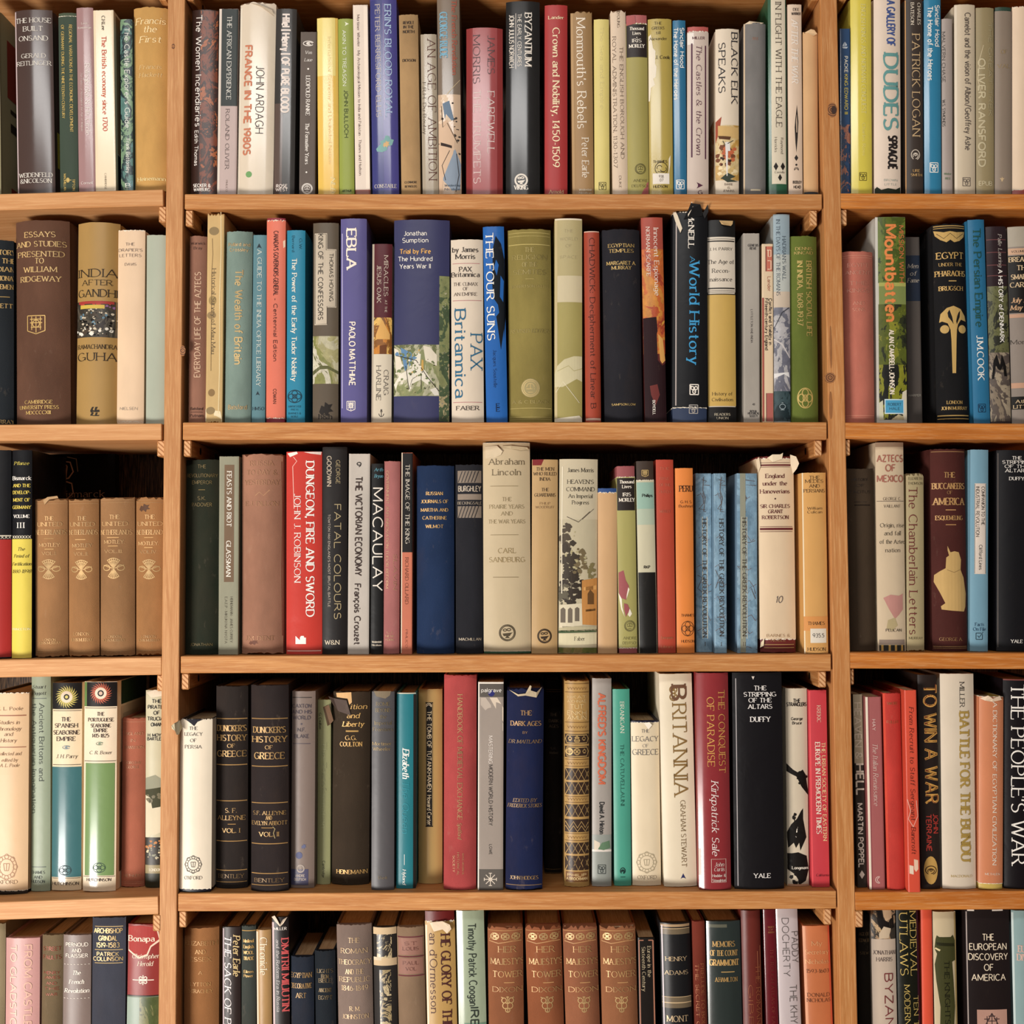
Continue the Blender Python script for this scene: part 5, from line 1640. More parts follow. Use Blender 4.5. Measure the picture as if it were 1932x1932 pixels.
N 0 1 893 1231 22 7090a6,7c9cb2,88a8bc,7694a8,92aec0
K 6c5048 1 0.00,935 0.30,930 0.50,941 0.65,937
K 6c5048 1 0.20,1015 0.50,1010 0.70,1021 0.85,1017
K 6c5048 1 0.05,1070 0.35,1065 0.55,1076 0.70,1072
K 6c5048 1 0.30,1100 0.60,1095 0.80,1106 0.95,1102
K 6c5048 1 0.00,1130 0.30,1125 0.50,1136 0.65,1132
K 6c5048 1 0.40,1165 0.70,1160 0.90,1171 1.00,1167
K 6c5048 1 0.10,1190 0.40,1185 0.60,1196 0.75,1192
K 5c4c44 1.2 .4,905 .9,908 .45,915 .95,916
K 5c4c44 1.2 .1,935 .5,930 .6,950 .3,960 .7,962
K 5c4c44 1.2 .6,900 .5,925 .7,940 .5,965 .8,966
K 5c4c44 1 .1,1075 .4,1090 .1,1110
K 5c4c44 1 .2,1165 .9,1162
V t 3c342c sb .6 979 1200 8 : HISTORY OF THE GREEK REVOLUTION
H v 4c3c34 s .6 7 : 1215:3:I
@3M 1391 1429.5 893 -1 fs 7c9cb4 : wider pale blue map-patterned paperback, rightmost of three alike
N 0 1 893 1231 22 7090a6,7c9cb2,88a8bc,7694a8,92aec0
K 6c5048 1 0.00,935 0.30,930 0.50,941 0.65,937
K 6c5048 1 0.20,1015 0.50,1010 0.70,1021 0.85,1017
K 6c5048 1 0.05,1070 0.35,1065 0.55,1076 0.70,1072
K 6c5048 1 0.30,1100 0.60,1095 0.80,1106 0.95,1102
K 6c5048 1 0.00,1130 0.30,1125 0.50,1136 0.65,1132
K 6c5048 1 0.40,1165 0.70,1160 0.90,1171 1.00,1167
K 6c5048 1 0.10,1190 0.40,1185 0.60,1196 0.75,1192
K 5c4c44 1.2 .3,905 .9,908 .45,915 .95,916
K 5c4c44 1.2 .3,900 .35,925 .45,940 .3,965 .45,966
K 5c4c44 1.2 .0,1068 .3,1080 .5,1120 .7,1110 .9,1130
K 5c4c44 1 .3,1022 .6,1024 .9,1020
K 5c4c44 1 .6,1110 .8,1105 .9,1120
K 5c4c44 1 .0,1225 .5,1220 1,1226
R 8c8c78 .15 .42 893 1231
V t 3c342c sb .36 977 1200 8 : HISTORY OF THE GREEK REVOLUTION
R d0c8b0 .22 .25 975 1205 worn_edge
R d0c8b0 .47 .50 975 1205 worn_edge
H v 4c3c34 s .36 7 : 1215:5:II
@3M 1435 1503 860 -5 js 6c2420 wear=.002 : thick cream book with ragged torn jacket over maroon cover
J dcc09a 4 25 6
R 641c20 .02 .92 876 879
L 641c20 873 .8 .02 .9
L 641c20 881 .8 .02 .9
H t 6c3430 sb .46 7.5 : 898:36:England;912:46:under the;927:56:Hanoverians
C 4c2c28 .46 941 1.6
H a 6c3430 sb .46 6.5 : 955:56:SIR CHARLES;965:28:GRANT;976:50:ROBERTSON
R 641c20 .03 .96 996 1000
L 641c20 993.5 .8 .03 .95
L 641c20 1003 .8 .03 .95
H n 6c6058 ni .52 12 : 1131:13:10
F dcc4a0 -.06,868,3 .02,862,5 .06,880,3 .0,892,1
F e4d0ac .25,864,2 .38,858,6 .6,858,6 .68,855,7 .66,866,3 .4,872,1
F e0c8a4 .9,858,3 1.06,862,9 1.14,875,9 1.08,885,6 .98,894,1 .92,876,1
L c89858 1222 1.2 .1 .95
L c89858 1216 1 .1 .95
H p b08048 sf .5 5 : 1199:44:BARNES &;1208:28:NOBLE
F e8d4ac .02,1212,1 .1,1205,3 .08,1218,4 -.02,1222,4
@3M 1518 1564 891.5 -5 jg d49a48 sb=.004 : golden-yellow jacketed book with white shelf sticker, jutting out
R e6cfa6 0 .05 892 1235 worn_edge
R d88c38 0 1 1163 1190
H t 4c3420 s .5 6 : 901:20:THE;908:34:MEDES;917:20:AND;926:40:PERSIANS
H a 4c3420 s .5 5 : 959:28:William;966:28:Culican
H p 4c3420 s .5 6 : 1176:32:THAMES;1225:34:HUDSON
R dcd0bc .25 .92 1186 1213 label
H n 4c4440 n .58 7 : 1199:22:935.5
# ===== row 3 right
@3R 1599 1655 882 -5 rc 473829 yb=1229 : dark brown cloth hardback with faded black lettering, by upright
H t 2a201a sf .5 5 : 905:30:HISTORY;916:16:OF;928:40:TACITUS
L 2a201a 947 1 .3 .8
L 2a201a 953 2 .3 .85
@3R 1657 1711 830.7 -5 jg cdb592 : tall cream jacketed book in crinkled clear sleeve
R a08468 0 1 831 843
H t a4604c nb .5 12 : 865:56:AZTECS;883:20:OF;903:60:MEXICO
H a 6c5c4c s .55 5.5 : 941:34:GEORGE C.;955:32:VAILLANT
L 5c4c44 945.5 .9 .02 .98
H x 5c5040 s .55 7.5 : 991:46:Origin, rise;1006:32:and fall;1022:48:of the Aztec;1038:28:nation
P c08478 .2,1128 .45,1122 .75,1124 .9,1120 .9,1150 .75,1160 .6,1168 .4,1150
P b4a070 .35,1170 .6,1165 .7,1180 .5,1190 .3,1185
H p 5c5040 sb .55 5 : 1189:30:PELICAN
R 8c7868 .05 .95 1207 1216
R 2c2820 .05 .95 1217 1228
B c89838 .15 4 1217 1228
B c89838 .4 4 1217 1228
B c89838 .62 4 1217 1228
B c89838 .85 4 1217 1228
@3R 1711.5 1745 892.7 -1.5 js a8966a wear=.004 : narrow olive-beige book with dark red sideways title
V t 6c2824 s .36 918 1197 15 : The Chamberlain Letters
H a 6c6040 s .5 5 : 903:26:ELIZABETH;912:28:THOMSON
H p 6c6040 s .5 4.5 : 1204:26:MURRAY
@3R 1762 1829 845 -5 rc 4f2520 : maroon cloth hardback with gilt pirate figure
L a07848 852 1.2
H t c89450 sbf .5 10 : 896:22:THE
H t c89450 sbf .5 11 : 917:62:BUCCANEERS
H t b88448 sf .5 6 : 929:10:OF
H t c89450 sbf .5 13 : 946:60:AMERICA
L c08c4c 962 1.6 .38 .68
H a c89450 sbf .5 8 : 977:52:ESQUEMELING
L c08c4c 990 1.6 .38 .68
P gilt_figure c8a058 .42,1030 .5,1042 .62,1040 .75,1042 .82,1056 .8,1075 .9,1090 .97,1120 .95,1145 .9,1154 .5,1152 .24,1150 .22,1144 .34,1138 .2,1118 .05,1098 .06,1085 .2,1078 .36,1072 .38,1052 .46,1048 .42,1038
K 8c6c3c 1 .4,1075 .6,1080 .78,1075
H p b08048 sf .5 6 : 1206:44:GEORGE A.
L a07848 1220 1.2
L a07848 1223 1
@3R 1830.5 1865 848 1 js 6f9cb0 : light blue book with white boxed sideways title and check mark
R d8c8b8 .22 .86 912 1083 label
K 6c5c54 .8 .24,913 .84,913 .84,1082 .24,1082 .24,913
V t 4c4440 n .68 918 991 6 : COMPANION TO THE
V t 4c4440 n .38 918 1013 6 : INDUSTRIAL REVOLUTION
V a 4c4440 n .55 1028 1075 6 : Clifford Lines
H p 1c3c5c s .5 6 : 1178:17:Facts;1187:24:On File
E check 16242e .5 1200 7
@3R 1882 1968 849 0 js 151417 : broad black book with white capitals, third shelf far right
B 6c6058 .03 1 855 1222
H t e8e0d4 sb .42 6 : 864:18:THE;872:52:STRIPPING;880:44:OF THE;888:42:ALTARS
H a e8e0d4 sb .42 6 : 903:28:DUFFY
H p e8e0d4 sb .42 6 : 1210:22:YALE
# ===== row 4 left
@4L -26 54 1307 3 js 2a221e yb=1688 wear=.001 : wide cream book with brown lettering at left frame edge
J d9b385 0 6 4
H a 7c5c40 s .55 6 : 1337:48:R. L. Poole
R 94583c .1 .95 1349 1351
H t 7c5c40 si .52 6.5 : 1363:40:Studies in;1375:46:Chronology;1385:16:and;1397:30:History
R 94583c .1 .95 1409 1410.5
H x 8c6c4c si .55 6 : 1422:42:collected and;1434:30:edited by;1444:36:A. L. Poole
E seal a87c58 .5 1636 22 .85 1.2
H p 8c6c4c s .48 6.5 : 1664:44:OXFORD
@4L 55.5 94 1272 1 js 8f9a80 yb=1682 : grey-green book with two dark sideways lines
H a 3c4440 si .4 6 : 1296:26:Stuart;1308:26:Piggott
R 5c645c .05 .8 1317 1318.5
V t 2c3430 s .56 1327 1472 9 : Ancient Britons and
V t 2c3430 s .16 1327 1532 8 : the Antiquarian Imagination
R 5c645c .05 .8 1635 1636.5
H p 3c4440 s .38 5.5 : 1646:26:THAMES;1655:16:AND;1663:26:HUDSON
@4L 95.5 152 1288 2 jg e0c8a0 yb=1681 : teal book with black top panel and yellow sunburst
R 1a1716 0 1 1288 1338
Y c8b850 .5 1315 11 22
C d8c4a8 .5 1315 11 sun_disc
C 1a1716 .5 1315 5.5 sun_disc
C c8b850 .5 1315 3 sun_disc
L 3c302c 1341 .9
R 35686c 0 1 1447 1655
L 4c4038 1443 1
H t 4a3a30 sb .48 7.5 : 1357:18:THE;1369:44:SPANISH;1382:50:SEABORNE;1394:36:EMPIRE
E swirl 7c8c90 .5 1410 6 1.2 1
H a 4a3a30 si .5 6.5 : 1427:40:J. H. Parry
E knot 16343a .48 1642 9 1.3 1.2
H p 4c4038 sb .48 5.5 : 1667:50:HUTCHINSON
L 4c4038 1657 .8
@4L 154 217 1286 3.5 jg e4cfae yb=1683 : light green book with black top panel and red sunburst
S R .05 .9 1286 1332 24402c
S R .05 .9 1336 1440 d8c4a8
S R .1 .6 1350 1368 2c2420
S R .02 .9 1442 1650 5c4c30
R 1a1716 0.08 1 1287 1333
R 5c7c3c 0 .08 1287 1333
Y c05430 .52 1308 11 21
C e0ccb0 .52 1308 11 sun_disc
C 1a1716 .52 1308 6 sun_disc
C c8a890 .52 1308 3.5 sun_disc
L 3c302c 1336 .9
R 6c8a4c .06 .95 1440 1652
L 4c4038 1436 1
H t 4a3a30 sb .52 6.5 : 1347:14:THE;1358:48:PORTUGUESE;1369:38:SEABORNE;1378:26:EMPIRE;1388:32:1415-1825
E swirl 7c8c70 .5 1403 5.5 1.2 1
H a 4a3a30 si .52 6 : 1420:42:C. R. Boxer
E knot 24402c .52 1637 9 1.3 1.2
H p 4c4038 sb .5 5.5 : 1660:46:HUTCHINSON
L 4c4038 1654 .8
@4L 226 271 1353 3 rc a0583e yb=1674 : short brick-brown cloth hardback with faint gilt, left of end book
L b87858 1362 .8
H t b88058 sf .5 5.5 : 1384:36:ENGLAND;1397:9:IN;1410:38:TRANSITION
H a b88058 sf .5 5 : 1439:30:DOROTHY;1447:24:GEORGE
H p b88058 sf .5 5 : 1652:32:METHUEN
L b87858 1664 .8
L b87858 1667 .8
@4L 273 312 1302 1 js b8b08e yb=1675 : pale sage book with cloud painting, partly behind the upright
F dcccb0 .02,1306,1 .5,1301,3 .95,1304,4 .9,1313,3 .3,1316,2
H t 2c2a24 nb .55 6.5 : 1323:18:THE;1334:34:PIRATES;1345:12:OF;1356:36:TRUCIAL;1367:22:OMAN
H a 2c2a24 nb .55 5.5 : 1387:34:H. MOYSE;1394:36:BARTLETT
P 8c8c74 0,1468 .5,1462 1,1475 1,1485 0,1490
P 3c3c24 0,1490 1,1484 1,1580 .5,1560 .3,1520 0,1500
P d0c4a4 0,1500 .25,1505 .35,1525 .8,1522 .9,1545 .8,1570 .5,1575 .3,1575 .1,1582 0,1582
R 2c2418 0 1 1580 1632
G b87430 .5 1595 .45 10 10 3 painted_figures
G 8c8c78 .5 1605 .45 16 14 2.4 painted_figures
G c8b890 .5 1612 .45 14 8 2 painted_figures
G 6c6448 .4 1500 .4 12 8 5 painted_clouds
R 8c7c50 0 1 1632 1648
R 2c2c1c 0 1 1648 1680
H p d8ccb0 sb .5 5 : 1641:22:LONDON
# ===== row 4 middle
@4M 337 398 1357 2.5 js 1c1a24 yb=1684 wear=.0008 : short cream book with dark capitals and curled torn corner
J e0d0b6 0 6 4
H t 3c3838 s .42 6 : 1374:16:THE;1385:34:LEGACY;1397:12:OF;1409:32:PERSIA
E seal 5c5448 .45 1631 15 1 1.2
H p 4c443c s .45 6 : 1656:34:OXFORD
P torn_patch 1c1a24 .15,1357 .75,1357 .55,1362 .45,1370 .3,1363
F d8c8a0 .06,1372,1 .02,1358,12 -.10,1362,26 -.18,1366,28 -.17,1372,28 -.07,1376,27 -.03,1384,24 .02,1384,18
@4M 404 466 1292.6 1 rc 2c2522 yb=1677 : dark brown-black gilt-ruled hardback, first of a matching pair
L b08444 1356 1.5
H t c09450 sbf .5 11 : 1374:60:DUNCKER'S
H t c09450 sbf .5 11 : 1392:58:HISTORY
H t c09450 sbf .5 7 : 1407:15:OF
H t c09450 sbf .5 11 : 1422:56:GREECE
L b08444 1443 1.5
L b08444 1511 1.5
H a c09450 sf .5 8 : 1529:22:S. F.;1543:52:ALLEYNE
L b08444 1555 1.2 .4 .65
H v c09450 sbf .5 8 : 1567:34:VOL. I
L b08444 1587 1.5
L b08444 1642 1.5
H p 8c6c40 sf .5 7 : 1653:48:BENTLEY
L b08444 1664 1
@4M 471 544 1291 0 rc 2d2524 yb=1683 : dark brown-black gilt-ruled hardback, wider second of matching pair
L b08444 1356 1.5
H t c09450 sbf .5 11 : 1377:62:DUNCKER'S
H t c09450 sbf .5 11 : 1395:66:HISTORY
H t c09450 sbf .5 7 : 1410:15:OF
H t c09450 sbf .5 12 : 1426:58:GREECE
L b08444 1446 1.5
L b08444 1515 1.5
H a b08848 sf .5 7 : 1534:62:S.F. ALLEYNE;1543:12:AND;1553:68:EVELYN ABBOTT
L b08444 1562 1.2 .3 .6
H v c09450 sbf .5 8 : 1574:38:VOL. II
K a89460 1.4 .6,1560 .66,1564 .62,1572 .66,1582
L b08444 1592 1.5
L b08444 1648 1.5
H p 8c6c40 sf .5 7 : 1661:56:BENTLEY
L b08444 1670 1
@4M 547.5 594 1304 2.5 js 7c6a60 yb=1676 : mauve-grey book with blue dots near its foot
L 3c3430 1316 1.6 .02 .85
H t 544a50 nb .42 6.5 : 1332:36:CAXTON;1343:38:AND HIS;1354:34:WORLD
C 544a50 .42 1366 2
H a 544a50 nb .42 6.5 : 1377:16:N.F.;1389:28:BLAKE
L 544a50 1403 1.4 .05 .8
C 54587c .35 1614 6.5
E blot 5c6080 .55 1597 5
R 4c4a64 0 .75 1640 1670
E ring b0a094 .42 1639 7
H p b8a89c nb .4 4.5 : 1652:18:ANDRE;1659:22:DEUTSCH
@4M 597 623 1320 1.5 js 9a9a68 yb=1669 : slim faded green book with peeling label
P label 5c4630 .4,1334 .75,1330 1,1366 .75,1370
V t b0b07c sf .5 1400 1560 9 : The Transformation
V p 4c4c34 n .5 1624 1655 4.5 : Cambridge
V a 3c3c2c s .2 1345 1375 5 : G. Coulton
@4M 624 695.5 1303 3 rc 3a2e22 yb=1670.5 : wide brown-black hardback with gilt lettering and torn title flap
H t d8a854 sbif .7 9 : 1333:30:ition
H t d8a854 sbif .55 9 : 1350:24:and;1366:40:Liberty
R c09448 .36 .7 1378 1381 rule_line
H a d0a050 sbf .5 8 : 1392:22:G.G.;1404:42:COULTON
H p d0a050 sbf .55 7.5 : 1645:58:HEINEMANN
F 4c3c34 -.12,1314,9 .02,1318,5 .38,1321,3 .44,1336,2 .5,1350,1 .15,1342,2 .0,1330,4
F 6c4c30 -.22,1334,8 -.1,1330,9 .02,1360,6 -.08,1368,5
P d8a868 .08,1308 .5,1306 .52,1325 .45,1330 .4,1318 .1,1316
@4M 700 743.5 1304.7 1 js 4e4b4d yb=1680 : slate-grey glossy book with faint gilt lettering
P torn_patch 7c6c54 .08,1304 .85,1304 .8,1312 .6,1318 .2,1314
H t 8c7850 sf .5 6.5 : 1328:26:ROME;1340:28:BEYOND;1352:13:the;1364:32:Imperial;1376:38:Frontiers
H a a88c58 sf .45 6 : 1403:36:Mortimer;1413:34:Wheeler
H p 8c7850 sf .5 5 : 1656:16:Bell
@4M 747 784.5 1307 1 js 0c7580 yb=1677 : teal book with white script sideways name and worn edge
R 2a2622 .86 1 1310 1676 worn_edge
R cfc0a4 .02 .98 1305 1309 worn_edge
V t e8e8e0 sbi .48 1412 1468 12 : Elizabeth
V x 1c9cac sli .48 1472 1570 12 : The Queen
V p e8e8e0 sbi .42 1640 1668 6 : Hyland
K e8e8e0 .9 .42,1612 .42,1632
@4M 788.8 834.6 1300 0 rs b5934f yb=1668 : straw-yellow book with narrow black sideways title strip
R 1a1816 .3 .62 1325 1560 label
K c0a060 .9 .32,1327 .6,1327 .6,1558 .32,1558 .32,1327
E moon e0ccA0 .44 1332 5 1 1.2 90
V t e4d0a4 n .46 1341 1492 7.5 : THE TOMB OF TUTANKHAMEN
V a e4d0a4 n .46 1500 1556 7.5 : Howard Carter
@4M 836 898.5 1272 1 rc ad3e3c yb=1680 : tall rose-red cloth hardback with gilt sideways title
V t c89c60 sf .5 1310 1544 9 : HANDBOOK OF MEDIEVAL EXCHANGE
V a c89c60 sif .5 1552 1582 7 : Spufford
V p c89c60 sf .6 1610 1650 3 : ROYAL HISTORICAL
V p c89c60 sf .45 1608 1651 4 : HISTORICAL
V p c89c60 sf .32 1614 1645 4 : SOCIETY
@4M 900.8 949.5 1286.5 1 fs 988a7e yb=1680 : grey paperback with dark bands, blue dot and white starburst
R 5a534c 0.05 1 1290 1315
R 5a534c 0.05 1 1640 1680
R ddd2c4 0 .05 1287 1680 worn_edge
R e6dccc .05 1 1287 1290 worn_edge
P b8a898 .1,1316 .3,1316 1,1365 1,1380 .1,1330
P d8c4ac .45,1316 .75,1316 1,1335 1,1362
H p ece4d8 n .52 7 : 1302:38:palgrave
C 26286c .52 1308 6
V t e0d4c8 n .5 1388 1440 7 : MASTERING
V t 4c4440 n .5 1443 1556 7 : MODERN WORLD HISTORY
V a 4c4440 n .5 1593 1612 5 : LOWE
E star d8c8b4 .5 1659 12 1 1.4
@4M 953 1024 1297 3 rc 1b2346 wear=.004 yb=1681 : navy cloth hardback with ragged frayed top
F c8b490 .05,1302,1 .3,1310,3 .5,1308,5 .62,1292,8 .66,1294,8 .64,1302,6 .8,1306,4 .95,1296,3 .8,1316,2 .5,1312,2 .3,1314,1
H t b08450 sbf .52 8.5 : 1345:22:THE;1365:58:DARK AGES
H x b08450 sf .5 4.5 : 1382:9:BY
H a a07c4c sif .5 6.5 : 1399:62:DR MAITLAND
H x a07c4c sif .5 6.5 : 1510:44:EDITED BY;1520:64:FREDERICK STOKES
H p a07c4c sbf .5 6.5 : 1656:54:JOHN HODGES
L a07c4c 1670 1
@4M 1028 1060 1282 1 rc 17120f yb=1649 : black leather-look book pushed deep into the shelf
L 6c5028 1301 .9
L 6c5028 1305 .9
H t 5c4830 s .5 5.5 : 1348:14:THE;1360:18:DARK;1370:18:AGES
H a 4c3c2c s .5 4.5 : 1412:12:S.R.;1420:16:Maitland
L 6c5028 1640 .9
L 6c5028 1647 .9
@4M 1064.5 1112.5 1284 0 rs b48a44 wear=.001 sag=.2 yb=1674 : ornate gold-banded hardback with diamonds and hieroglyphs
R 3b2a20 0.02 .98 1385 1404
R 3b2a20 0.02 .98 1408 1429
R 3b2a20 0.02 .98 1450 1472
R 3b2a20 0.02 .98 1476 1499
R 3b2a20 0.02 .98 1518 1541
R 3b2a20 0.02 .98 1546 1570
R 3b2a20 0.02 .98 1590 1611
R 3b2a20 0.02 .98 1615 1642
K c8a058 1.2 .04,1472 .3,1450 .55,1472 .8,1450 .96,1466
K c8a058 1.2 .04,1450 .3,1472 .55,1450 .8,1472 .96,1456
K c8a058 1.2 .04,1499 .3,1476 .55,1499 .8,1476 .96,1492
K c8a058 1.2 .04,1476 .3,1499 .55,1476 .8,1499 .96,1482
K c8a058 1.2 .04,1541 .3,1518 .55,1541 .8,1518 .96,1534
K c8a058 1.2 .04,1518 .3,1541 .55,1518 .8,1541 .96,1524
K c8a058 1.4 .04,1550 .2,1562 .36,1550 .52,1562 .68,1550 .84,1562 .96,1552
K c8a058 1.4 .04,1558 .2,1569 .36,1558 .52,1569 .68,1558 .84,1569 .96,1560
K c8a058 1.2 .04,1611 .3,1590 .55,1611 .8,1590 .96,1605
K c8a058 1.2 .04,1590 .3,1611 .55,1590 .8,1611 .96,1596
K c8a058 1.2 .04,1642 .3,1615 .55,1642 .8,1615 .96,1635
K c8a058 1.2 .04,1615 .3,1642 .55,1615 .8,1642 .96,1622
K c8a058 1.4 .1,1387 .9,1387 .96,1394 .9,1402 .1,1402 .04,1394 .1,1387
K c8a058 1.4 .1,1410 .9,1410 .96,1418 .9,1427 .1,1427 .04,1418 .1,1410
E urn c8a058 .22 1394 5
E shipx c8a058 .5 1394 6
E urn c8a058 .78 1394 5
E ring c8a058 .2 1418 6
E knot c8a058 .5 1418 6
E urn c8a058 .8 1418 5
L 7c5828 1290 1
L 7c5828 1306 1
L 7c5828 1363 1
L 7c5828 1380 1
L 7c5828 1433 1
L 7c5828 1446 1
L 7c5828 1503 1
L 7c5828 1514 1
L 7c5828 1573 1
L 7c5828 1586 1
H x 8c6430 n .5 4.5 : 1299:36:VVVVVVV;1372:36:VVVVVVV;1440:36:VVVVVVV;1508:36:VVVVVVV;1580:36:VVVVVVV
H t e0c080 n .5 5 : 1315:36:HKAT;1323:36:AKHNAE
H t e0c080 n .5 8 : 1333:26:TUT;1345:36:ENKH;1354:36:AMUN
R 7c5024 .05 .95 1645 1664
H a e0c080 nb .5 5 : 1651:36:PHILIP;1658:40:A.BROCKMAN
@4M 1117 1154 1279.7 0 js 9d948b yb=1673 : grey book with orange sideways title and painted shoreline
R 8c9088 0 1 1575 1670
R d8ccc0 0 1 1603 1607
P d0c0a8 .1,1585 .4,1590 .4,1602 .1,1604
P 5c7c5c .3,1602 .5,1590 .9,1586 .95,1600 .6,1604
V t cf6038 nx .5 1307 1478 13 : ALFRED'S KINGDOM
V a 2c2c2c nb .5 1513 1573 8.5 : David A. Hinton
E bc 2c3434 .5 1640 8 .9 1.2
@4M 1159 1191.6 1300 -3.5 js 3c9a82 yb=1672 : slim sea-green book with sideways capitals
V a e0e0c8 s .55 1324 1382 7.5 : BRANIGAN
V t 1c4840 s .52 1404 1519 6.5 : THE CATUVELLAUNI
E swirl 12302c .5 1643 9 .6 1.8 90
H p 12302c nx .5 4 : 1654:10:-
@4M 1194 1247.5 1359.5 -4 js 1c1c34 wear=.001 yb=1671.5 : short cream book, navy cover peeking above ragged jacket
J decaa6 4 0 2
F ece0cc .45,1364,1 .65,1362,3 .75,1368,3 .62,1376,2
H t 74706c s .5 6 : 1379:15:THE
H t 74706c s .5 9 : 1394:50:LEGACY
H t 9c948c s .5 6 : 1407:11:OF
H t 74706c s .5 10 : 1419:50:GREECE
E seal a89878 .5 1627 18 1 1.2
H p 9c8c74 s .5 6.5 : 1655:36:OXFORD
@4M 1253 1316 1271 -10 js ddcdae sag=.09 yb=1674 : tall cream book with huge bronze sideways capitals
V t 8a6830 s .58 1328 1500 26 : RITANNIA
V t 6c4830 sx .58 1292 1322 27 : B
E knot 8a6830 .42 1301 7 1 1.6
E knot 8a6830 .42 1315 7 1 1.6
V a 7c6038 s .62 1510 1634 9 : GRAHAM STEWART
E tri 2c3060 .58 1653 5
@4M 1319.5 1381 1269 -6 jg 8c2328 sag=.13 yb=1680 : tall crimson glossy book with gold and white sideways lettering
V t d89c3c s .77 1301 1457 12 : THE CONQUEST
V t d89c3c s .42 1315 1445 13 : OF PARADISE
V a ecd8d0 si .52 1473 1612 13 : Kirkpatrick Sale
R e0d0c4 0 .07 1602 1652 label
K d8b8a8 1 .38,1621 .84,1621 .84,1665 .38,1665 .38,1621
H p e0c8bc si .62 7 : 1631:18:John;1640:20:Curtis
H p e0c8bc sb .62 5 : 1652:26:Hodder &;1661:26:Stoughton
@4M 1386 1481.5 1268 -5 jg 131013 sag=.07 yb=1678.5 : broadest glossy black book with centred white capitals
B b0a8a8 .07 1.4 1280 1672
H t ece4dc sb .55 8 : 1298:24:THE;1310:62:STRIPPING;1321:44:OF THE;1333:46:ALTARS
H a ece4dc sb .55 9 : 1357:38:DUFFY
H p ece4dc sb .55 8 : 1652:32:YALE
F d8ccc0 .38,1276,1 .44,1276,1 .41,1282,2
@4M 1486 1527.5 1298.7 -4 js cdbda2 yb=1672.5 : slim cream and black book with stark man's silhouette
P 17120f 0,1440 .3,1452 .55,1458 .75,1452 .9,1462 1,1490 1,1500 .7,1485 .45,1465 .2,1460 0,1455
P 17120f .65,1530 .75,1525 .75,1545 .9,1580 .6,1605 .55,1590 .4,1600 .3,1590 .05,1600 .0,1580 .0,1570 .2,1555 .45,1545
P ece0cc .45,1562 .5,1560 .42,1580 .38,1578
P 17120f .0,1610 .2,1610 .5,1608 .9,1615 1,1640 .85,1662 .6,1668 .35,1650 .0,1640
P 17120f .3,1545 .4,1538 .35,1552
G 17120f .45 1555 .3 22 22 3 ink_shape
G 17120f .7 1470 .25 14 14 3 ink_shape
G 17120f .5 1640 .42 28 24 4 ink_shape
H t 2c2420 nb .5 6.5 : 1322:14:THE;1329:40:STRANGLERS
H a 2c2420 nb .5 5 : 1356:22:George;1364:18:Bruce
H p ece0cc sb .6 5.5 : 1637:32:Longmans
R b88460 .02 .98 1668 1674
@4M 1531.5 1566 1302 -6.5 js c5303c sag=.05 yb=1674.5 : pinkish-red slim book at shelf end beside upright
V t e8c48c sb .78 1400 1584 7 : THE URBAN SOCIETY OF EASTERN
V t e8d4c0 sb .45 1400 1571 9 : EUROPE IN PREMODERN TIMES
V a e8c4a8 s .55 1331 1363 7 : KREKIC
H p 5c1c24 s .6 4.5 : 1651:24:California
R e03c44 0 .1 1304 1672
# ===== row 4 right
@4R 1618 1637 1309.6 -9 fs 3a342c yb=1675 : slim black and cream paperback with jagged lettering
R b8ac8c 0 1 1310 1440
P 17120f 0,1368 .5,1372 .5,1382 .1,1385 .4,1400 .6,1410 0,1415
V t e8dcc4 nx .55 1440 1500 14 : HELL
V x d8ccb0 nb .45 1325 1432 12 : HEAVEN &
V a ece4d0 nx .45 1515 1635 9 : MARTIN POPPEL
E dia ece4d0 .5 1650 8
@4R 1638.5 1670.4 1314.5 -8 fs a85a58 yb=1679 : mauve-pink paperback with white edge and script title
R e4d4bc 0 .14 1315 1678 worn_edge
R 8c3c44 .14 .2 1315 1678
V a e8c8bc n .5 1357 1378 6 : HAY
V t ecd0c0 sli .55 1402 1518 9 : The Italian Renaissance
E moon e0c0b4 .6 1660 6
@4R 1675 1711 1306 -9 rc bf2f22 yb=1680 : plain red cloth hardback with faint gilt
R d03c20 0 .12 1308 1680
H t a85c30 sf .5 5 : 1327:20:SWORD
H a a85c30 sf .5 5 : 1362:22:FULLER
@4R 1713 1737 1302 -8 fs d84320 yb=1684 : slim orange-red book with scratched slanting dark title
V t 5c2018 si .52 1334 1545 8 : From Recruit to Staff Sergeant
V a 5c2018 si .5 1560 1610 8 : Bancroft
P worn_patch e8c0a0 .5,1621 .85,1623 .85,1640 .65,1645 .5,1640
P worn_patch ecd0b4 .1,1632 .45,1634 .45,1650 .1,1648
K ecb09c 1.2 .05,1508 .3,1530 .1,1545 .5,1560
K ecb09c 1 .8,1510 .9,1540 .5,1560
@4R 1739 1775.5 1273 -7.5 js 2a1f1b yb=1678 : black-brown book with giant yellow lettering and gold oval
V t d69a34 nb .62 1290 1515 24 : TO WIN A WAR
V x 7c2c1c nl .62 1290 1515 22 : TO WIN A WAR
V a b83020 nb .8 1535 1572 9 : JOHN
V a b83020 nb .42 1536 1605 9 : TERRAINE
C cc9c40 .5 1642 26 gold_oval .5
E swirl 3c2414 .5 1642 20 .4 1.6 90
@4R 1779.5 1844 1271 -5 js d6c5ac yb=1678 : tall thick cream book with ochre sideways capitals
V t ad8b34 sx .68 1342 1622 18 : BATTLE FOR THE BUNDU
V a 2c2624 s .62 1287 1334 9 : MILLER
H p c0a050 s .55 4.5 : 1653:40:MACDONALD
